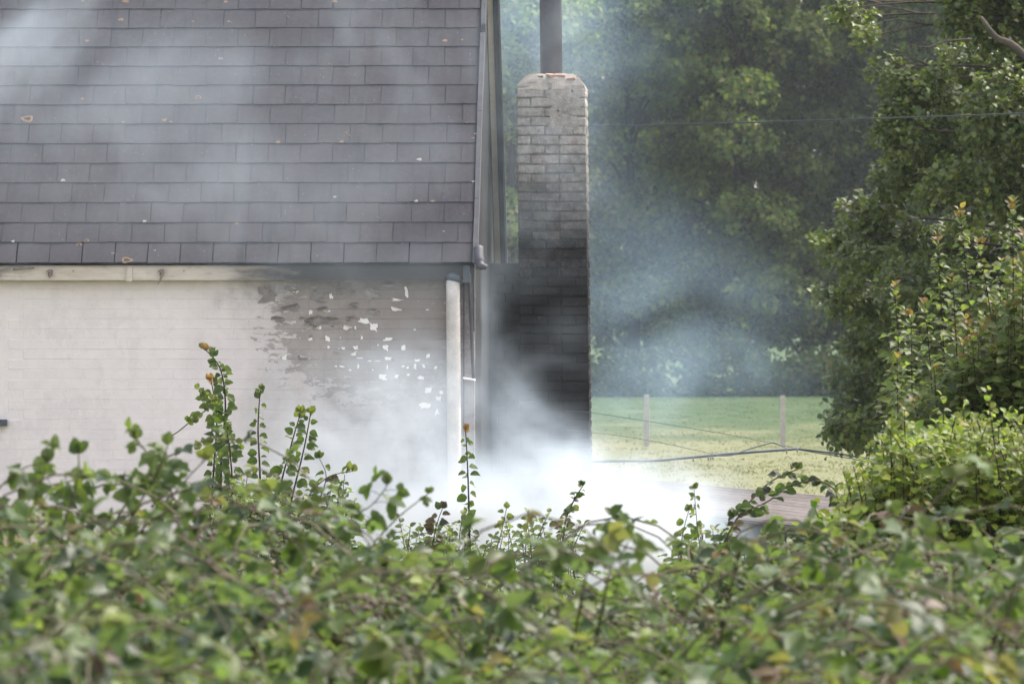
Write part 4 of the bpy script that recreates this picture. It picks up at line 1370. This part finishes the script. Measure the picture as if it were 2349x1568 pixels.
# ---------------------------------------------------------------- bramble thicket in the foreground
def bramble_h(x, y):
    px = W0 / 2 + F * math.tan(math.atan(x / y) + PSI)
    f = px / W0
    base = 1.28 - .09 * math.exp(-((f - .58) / .17) ** 2) - .05 * max(0, f - .80) / .2 - .07 * math.exp(-((f - .74) / .06) ** 2) + .10 * min(1, max(0, .36 - f) / .12)
    base -= .0035 * max(0, 16 - y) ** 1.3
    base -= .10 * max(0, y - 18.5)
    nz = mnoise.noise(Vector((x * .9, y * .55, 3.1))) * .15 + mnoise.noise(Vector((x * 2.3, y * 1.4, 8.7))) * .11
    return base + nz
BRAM = [(.062, .098, .020), (.078, .118, .022), (.10, .14, .028), (.045, .074, .024), (.17, .19, .04), (.19, .14, .04), (.14, .08, .04)]
BW_ = [4, 5, 3, 3, .5, .18, .12]
def thicket():
    global rng
    rng = np.random.default_rng(500)
    rr = random.Random(500)
    sm = MB(); Ps, Ds, Us, Sz, Cs = [], [], [], [], []
    def cane(x, y, lift, L, az, dens=.075, z0=None):
        h = bramble_h(x, y)
        n = 9
        p = Vector((x, y, h - .28)) if z0 is None else Vector((x, y, z0))
        d = Vector((math.cos(az), math.sin(az), 1.1 + lift)).normalized()
        pts = [p.copy()]
        st = L / n
        for i in range(n):
            d = (d + Vector((rr.uniform(-.12, .12), rr.uniform(-.12, .12), -.30 - .05 * i))).normalized()
            p = p + d * st
            pts.append(p.copy())
        sm.add(tube(pts, np.linspace(.0036, .0016, len(pts)), 4, False))
        acc = 0; sd = 1
        pn = mnoise.noise(Vector((x * 1.6, y * .7, 21.0)))
        pm = mnoise.noise(Vector((x * 1.9, y * .8, 47.0)))
        wts = list(BW_)
        if pn > .22: wts[4] += 5 * (pn - .1) * 4; wts[2] += 4
        if pm > .28: wts[5] += 2.0; wts[6] += 1.2
        if pn < -.25: wts[3] += 6; wts[0] += 4
        tonec = rr.uniform(.75, 1.25)
        for a, b in zip(pts[:-1], pts[1:]):
            seg = (b - a).length
            while acc < seg:
                q = a.lerp(b, acc / seg)
                t = (b - a).normalized()
                sd = -sd
                sdv = t.cross(Vector((0, 0, 1)))
                if sdv.length < .1: sdv = Vector((1, 0, 0))
                sdv = sdv.normalized() * sd
                pet = (sdv + t * .4 + Vector((0, 0, rr.uniform(-.1, .6))) + Vector((rr.uniform(-.5, .5), rr.uniform(-.5, .5), 0))).normalized()
                pl = rr.uniform(.03, .06)
                e = q + pet * pl
                up0 = Vector((rr.gauss(0, .85), rr.gauss(-.2, .85), 1.0))
                cc = palette(1, BRAM, wts, .16)[0] * tonec
                s0 = rr.choice([rr.uniform(.030, .044), rr.uniform(.042, .058), rr.uniform(.050, .070)])
                side = pet.cross(up0).normalized()
                for (dv, k) in ((pet, 1.0), (side * .9 + pet * .35, .82), (-side * .9 + pet * .35, .82)):
                    Ps.append(tuple(e)); Ds.append(tuple(dv + Vector((0, 0, rr.uniform(-.4, .1)))))
                    Us.append(tuple(up0 + Vector((rr.gauss(0, .25), rr.gauss(0, .25), 0)))); Sz.append(s0 * k * rr.uniform(.85, 1.1)); Cs.append(cc * rr.uniform(.88, 1.12))
                acc += dens * rr.uniform(.7, 1.3)
            acc -= seg
    # density falls with distance so that the eye sees about the same cover
    ncane = 2900
    for k in range(ncane):
        y = 8.0 + 13.0 * rr.random() ** .9
        hw = y * (W0 / 2 / F) * 1.25 + .25
        x = -y * math.tan(PSI) + rr.uniform(-hw, hw)
        if mnoise.noise(Vector((x * 2.6, y * 1.3, 77.0))) < -.18 and rr.random() < .65: continue
        cane(x, y, rr.uniform(-.35, .5), rr.uniform(.45, .95), rr.uniform(0, 6.28), z0=bramble_h(x, y) - rr.choice([.2, .28, .4, .6]))
    for k in range(70):                     # long arching canes with fewer leaves
        y = rr.uniform(9, 19)
        hw = y * (W0 / 2 / F) * 1.2
        x = -y * math.tan(PSI) + rr.uniform(-hw, hw)
        cane(x, y, rr.uniform(.0, .9), rr.uniform(.9, 1.5), rr.choice([0, math.pi]) + rr.uniform(-.7, .7), .11, bramble_h(x, y) - .12)
    n = len(Ps)
    me = leaves_mesh('bramble_thicket', T_BR, np.array(Ps), np.array(Ds), np.array(Us), np.array(Sz), np.array(Cs), M['bramble'])
    o = link('bramble_thicket', me)
    tag(o, 'dense green bramble thicket across the whole foreground', 'brambles', kind='stuff')
    o2 = link('bramble_stems', mesh('bramble_stems', sm.v, sm.f, M['cane'], True), o)
    o2['kind'] = 'stuff'
    print('bramble leaflets', n)
    # dry seed heads, berries
    return o
thick = thicket()
def berries():
    rr = random.Random(9)
    mb = MB()
    ico_v = [(0, 0, 1), (.89, 0, .45), (.28, .85, .45), (-.72, .53, .45), (-.72, -.53, .45), (.28, -.85, .45), (.72, .53, -.45), (-.28, .85, -.45), (-.89, 0, -.45), (-.28, -.85, -.45), (.72, -.53, -.45), (0, 0, -1)]
    ico_f = [(0, 1, 2), (0, 2, 3), (0, 3, 4), (0, 4, 5), (0, 5, 1), (1, 6, 2), (2, 7, 3), (3, 8, 4), (4, 9, 5), (5, 10, 1), (2, 6, 7), (3, 7, 8), (4, 8, 9), (5, 9, 10), (1, 10, 6), (11, 7, 6), (11, 8, 7), (11, 9, 8), (11, 10, 9), (11, 6, 10)]
    for k in range(12):
        y = rr.uniform(10, 19)
        hw = y * (W0 / 2 / F) * 1.1
        x = -y * math.tan(PSI) + rr.uniform(-hw, hw)
        z = bramble_h(x, y) + rr.uniform(-.05, .05)
        for m in range(rr.randint(8, 18)):
            c = Vector((x + rr.gauss(0, .022), y + rr.gauss(0, .022), z + rr.gauss(0, .03)))
            r = rr.uniform(.0045, .008)
            mb.add(([c + Vector(q) * r for q in ico_v], ico_f))
    o = link('bramble_berries', mesh('bramble_berries', mb.v, mb.f, M['berry']), thick)
    o['kind'] = 'stuff'
berries()

# named canes that stand out of the thicket
def big_cane(label, path, Y, leaf, spacing, seed, tints=('g2', 'g2', 'g3', 'g1'), tip='g3', r=(.0034, .0018)):
    return shoot('bramble_cane', label, 'bramble', path, Y, leaf, spacing * 1.5, list(tints), tip, seed, T_BR, M['bramble'], 'bramble canes over the thicket', r, 'cane', True)
big_cane('long bramble cane arching up from the left edge across the pale wall', [(-30, 1260), (40, 1145), (150, 1105), (280, 1090), (360, 1095)], 17.5, .058, .030, 21)
big_cane('bramble cane with one large leaf standing upright against the pale wall', [(150, 1190), (172, 1120), (180, 1075), (180, 1040)], 17.3, .066, .045, 22, ('g2', 'g3'), 'g2')
big_cane('bramble cane leaning left with a small sprig at its tip against the wall', [(420, 1190), (380, 1100), (345, 1050), (312, 1005)], 17.6, .050, .032, 23)
big_cane('bramble cane with a cluster of dark leaves left of the hop vine', [(300, 1190), (345, 1110), (372, 1060), (385, 1020)], 17.4, .056, .030, 24)
big_cane('bramble cane with yellow green tip below the hop vine', [(330, 1200), (400, 1130), (440, 1085), (470, 1055)], 18.0, .046, .028, 25, ('g3', 'y', 'g2'), 'y')
big_cane('bramble cane at the far left edge with broad leaves', [(-60, 1220), (-10, 1130), (50, 1075), (110, 1060)], 17.0, .060, .034, 26)
big_cane('bramble cane with two big rounded leaves in front of the densest smoke', [(1350, 1290), (1385, 1250), (1400, 1225)], 15.0, .054, .035, 27, ('g2', 'g3'), 'g2')
big_cane('bramble cane with one rounded leaf right of the two big ones', [(1400, 1300), (1430, 1260), (1445, 1235)], 15.0, .050, .040, 28, ('g2', 'g3'), 'g2')
big_cane('bramble cane rising to a pointed clump left of the dead sprig', [(700, 1280), (780, 1200), (850, 1160), (890, 1110)], 18.0, .054, .024, 29)
big_cane('bare looking bramble cane slanting up to the right below the dead sprig', [(860, 1240), (920, 1180), (985, 1130)], 18.5, .030, .06, 30)
big_cane('long dark bramble cane running across the middle of the thicket', [(420, 1215), (560, 1200), (680, 1245), (800, 1330)], 15.5, .050, .05, 31)
big_cane('thick bramble cane lying across the lower right thicket', [(1700, 1230), (1900, 1290), (2080, 1360), (2200, 1450)], 13.5, .050, .06, 32)
big_cane('bramble cane with pale buds over the bush at lower right', [(2330, 1330), (2200, 1260), (2100, 1225), (2050, 1180)], 14.0, .055, .05, 33)
big_cane('bramble cane with reddish bark standing among the middle brambles', [(1120, 1480), (1130, 1400), (1145, 1340), (1250, 1280), (1400, 1250)], 14.5, .052, .045, 34)

# ------------------------------------------------------------------ haze
hz = child('haze', boxv(-330, 330, -30, 420, -3.5, 26), BOXF, None, None) if False else link('haze', mesh('haze', boxv(-330, 330, -30, 420, -3.5, 26), BOXF))
hm = bpy.data.materials.new('haze'); hm.use_nodes = True
hm.node_tree.nodes.remove(hm.node_tree.nodes['Principled BSDF'])
pv = hm.node_tree.nodes.new('ShaderNodeVolumePrincipled')
pv.inputs['Color'].default_value = (.86, .92, 1, 1)
pv.inputs['Density'].default_value = .00015
hm.node_tree.links.new(pv.outputs[0], hm.node_tree.nodes['Material Output'].inputs['Volume'])
hz.data.materials.append(hm)
tag(hz, 'thin smoky haze hanging over the whole place', 'haze', kind='stuff')

# ------------------------------------------------------------------ smoke
def smoke_material(name, colr, aniso, absorb=0.0):
    m = bpy.data.materials.new(name)
    m.use_nodes = True
    t = NT(m.node_tree)
    m.node_tree.nodes.remove(m.node_tree.nodes['Principled BSDF'])
    sc = t.node('ShaderNodeVolumeScatter')
    sc.inputs['Color'].default_value = (*colr, 1)
    sc.inputs['Anisotropy'].default_value = aniso
    at = t.node('ShaderNodeAttribute', attribute_name='density')
    t.l.new(at.outputs['Fac'], sc.inputs['Density'])
    vol = sc.outputs[0]
    if absorb:
        ab = t.node('ShaderNodeVolumeAbsorption')
        ab.inputs['Color'].default_value = (0, 0, 0, 1)
        t.put(ab.inputs['Density'], t.math('MULTIPLY', at.outputs['Fac'], absorb))
        ad = t.node('ShaderNodeAddShader')
        t.l.new(vol, ad.inputs[0]); t.l.new(ab.outputs[0], ad.inputs[1]); vol = ad.outputs[0]
    t.l.new(vol, m.node_tree.nodes['Material Output'].inputs['Volume'])
    return m
M['smoke'] = smoke_material('thin_smoke', (.52, .76, 1.0), .2)
M['veil'] = smoke_material('veil_smoke', (.74, .87, 1.0), .1)
M['dense'] = smoke_material('dense_smoke', (.76, .88, 1.0), .0, .26)

def smoke(name, label, blobs, Y0, Y1, box, voxel, K, warp, wsc, nsc, lo, hi, seed, fine=.0, mat='smoke', swirl=.8, stretch=(1, 1, 1)):
    """blobs: (px, py, Y, rx, ry (photo units), rY (m), weight); box = px0, py0, px1, py1"""
    a = P(box[0], box[3], (Y0 + Y1) / 2); b = P(box[2], box[1], (Y0 + Y1) / 2)
    mn, mx = Vector((a.x, Y0, a.z)), Vector((b.x, Y1, b.z))
    me = bpy.data.meshes.new(name)
    o = link(name, me)
    tag(o, label, 'smoke', kind='stuff')
    ng = bpy.data.node_groups.new(name, 'GeometryNodeTree')
    ng.interface.new_socket('Geometry', in_out='OUTPUT', socket_type='NodeSocketGeometry')
    t = NT(ng)
    pn = t.node('GeometryNodeInputPosition').outputs[0]
    p0 = t.vmath('ADD', pn, (seed * 3.1, seed * 1.7, seed * .9))
    w1 = t.noise(p0, wsc, 3, .55, 'Color')
    w2 = t.noise(p0, wsc * 3.5, 4, .6, 'Color')
    off = t.vmath('ADD', t.vmath('SCALE', t.vmath('SUBTRACT', w1, (.5, .5, .5)), None, warp * 2),
                  t.vmath('SCALE', t.vmath('SUBTRACT', w2, (.5, .5, .5)), None, warp * .8))
    pw = t.vmath('ADD', pn, off)
    tot = None
    for (px, py, Y, rx, ry, rY, wgt) in blobs:
        c = P(px, py, Y); k = Y / F
        d = t.vmath('MULTIPLY', t.vmath('SUBTRACT', pw, tuple(c)), (1 / (rx * k), 1 / rY, 1 / (ry * k)))
        d2 = t.vmath('DOT_PRODUCT', d, d)
        e = t.math('MULTIPLY', t.math('POWER', 2.7183, t.math('MULTIPLY', d2, -1.0)), wgt)
        tot = e if tot is None else t.math('ADD', tot, e)
    nz = t.noise(t.vmath('MULTIPLY', t.vmath('ADD', p0, t.vmath('SCALE', off, None, .6)), stretch), nsc, 5, .58, 'Fac', swirl)
    mod = t.ramp(nz, lo, hi, fine, 1.0)
    den = t.math('MULTIPLY', t.math('MULTIPLY', tot, mod), K)
    den = t.math('MAXIMUM', t.math('SUBTRACT', den, .012 * K), 0.0)
    # fade to nothing at the walls of the region
    sep = t.node('ShaderNodeSeparateXYZ'); t.l.new(pn, sep.inputs[0])
    fd = None
    for i in range(3):
        m_ = .12 * (mx[i] - mn[i])
        f1 = t.ramp(sep.outputs[i], mn[i], mn[i] + m_)
        f2 = t.ramp(sep.outputs[i], mx[i], mx[i] - m_)
        f = t.math('MULTIPLY', f1, f2)
        fd = f if fd is None else t.math('MULTIPLY', fd, f)
    den = t.math('MULTIPLY', den, fd)
    vc = t.node('GeometryNodeVolumeCube')
    t.l.new(den, vc.inputs['Density'])
    vc.inputs['Background'].default_value = 0.0
    vc.inputs['Min'].default_value = mn; vc.inputs['Max'].default_value = mx
    res = [max(8, int((mx[i] - mn[i]) / voxel)) for i in range(3)]
    for i, ax in enumerate('XYZ'): vc.inputs['Resolution ' + ax].default_value = res[i]
    sm = t.node('GeometryNodeSetMaterial'); sm.inputs['Material'].default_value = M[mat]
    t.l.new(vc.outputs[0], sm.inputs[0])
    go = t.node('NodeGroupOutput')
    t.l.new(sm.outputs[0], go.inputs[0])
    md = o.modifiers.new('smoke', 'NODES'); md.node_group = ng
    me.materials.append(M[mat])
    print(name, res)
    return o

smoke('smoke_plume', 'dense white smoke billowing low in front of the wall and shed', [
        (1290, 1275, 43.3, 290, 150, .50, 1.0), (1490, 1235, 43.3, 160, 100, .45, .6), (1080, 1260, 43.3, 260, 150, .45, .6),
        (880, 1190, 43.5, 220, 170, .35, .32), (720, 1080, 43.6, 180, 160, .25, .22), (910, 990, 43.7, 190, 140, .25, .22), (990, 880, 43.8, 140, 120, .22, .13),
        (820, 870, 43.8, 190, 100, .22, .13), (1200, 1030, 43.6, 90, 100, .25, .20), (1300, 1080, 43.5, 80, 65, .35, .25), (1190, 920, 43.8, 45, 110, .2, .11), (1110, 760, 43.9, 40, 110, .2, .05),
        (1410, 1110, 43.6, 130, 65, .35, .18), (1580, 1120, 43.6, 110, 75, .35, .13), (1000, 1330, 43.0, 560, 60, .7, .8)],
      42.0, 44.72, (380, 600, 1800, 1420), .032, 5.6, .19, 1.7, 1.7, .34, .66, 1, .05, 'dense', 1.6)
smoke('smoke_veil', 'thin pale smoke veil drifting up across the slate roof', [
        (40, 130, 44.0, 230, 330, .20, 1.0), (330, 420, 43.9, 280, 110, .16, .9), (250, 150, 44, 350, 200, .2, .55), (600, 150, 44.1, 500, 180, .2, .40), (720, 590, 43.9, 330, 60, .16, .18),
        (480, 350, 44, 320, 300, .2, .40), (900, 560, 43.9, 300, 200, .16, .35), (950, 200, 44.2, 250, 250, .16, .25)],
      43.3, 44.72, (-260, -220, 1330, 760), .05, .80, .30, .8, .75, .36, .64, 2, .14, 'veil', 1.6, (1.0, 1.0, .8))
smoke('smoke_drift', 'thin blue smoke drifting right of the chimney in front of the wood', [
        (1420, 850, 50, 240, 150, .4, 1.0), (1640, 800, 50, 190, 130, .4, .8), (1480, 620, 50, 170, 130, .4, .5), (1330, 330, 50, 130, 300, .4, .35), (1200, 80, 50, 170, 170, .4, 1.0),
        (1420, 60, 50, 200, 140, .4, .45), (1400, 1010, 50, 170, 90, .4, .9), (1760, 860, 50, 100, 70, .4, .3)],
      49.0, 51.6, (1040, -200, 2080, 1180), .07, .40, .30, .8, .62, .37, .66, 3, .05, 'smoke', 1.5)
smoke('smoke_wisp', 'faint smoke wisp curling in front of the soot black wall left of the chimney', [
        (1120, 720, 46.2, 45, 100, .2, .5), (1185, 900, 46.2, 50, 100, .2, .9), (1100, 850, 46.2, 45, 140, .2, .35), (1230, 1000, 46.2, 70, 60, .2, 1.4), (1300, 1060, 46.2, 110, 40, .3, 1.4), (1260, 860, 46.4, 150, 230, .35, .16), (1270, 120, 46.4, 130, 330, .35, .30), (1240, 480, 46.4, 130, 250, .35, .16)],
      45.4, 47.3, (1050, -260, 1480, 1180), .045, 1.0, .14, 1.5, 1.6, .38, .64, 4, .04, 'veil', 1.4)
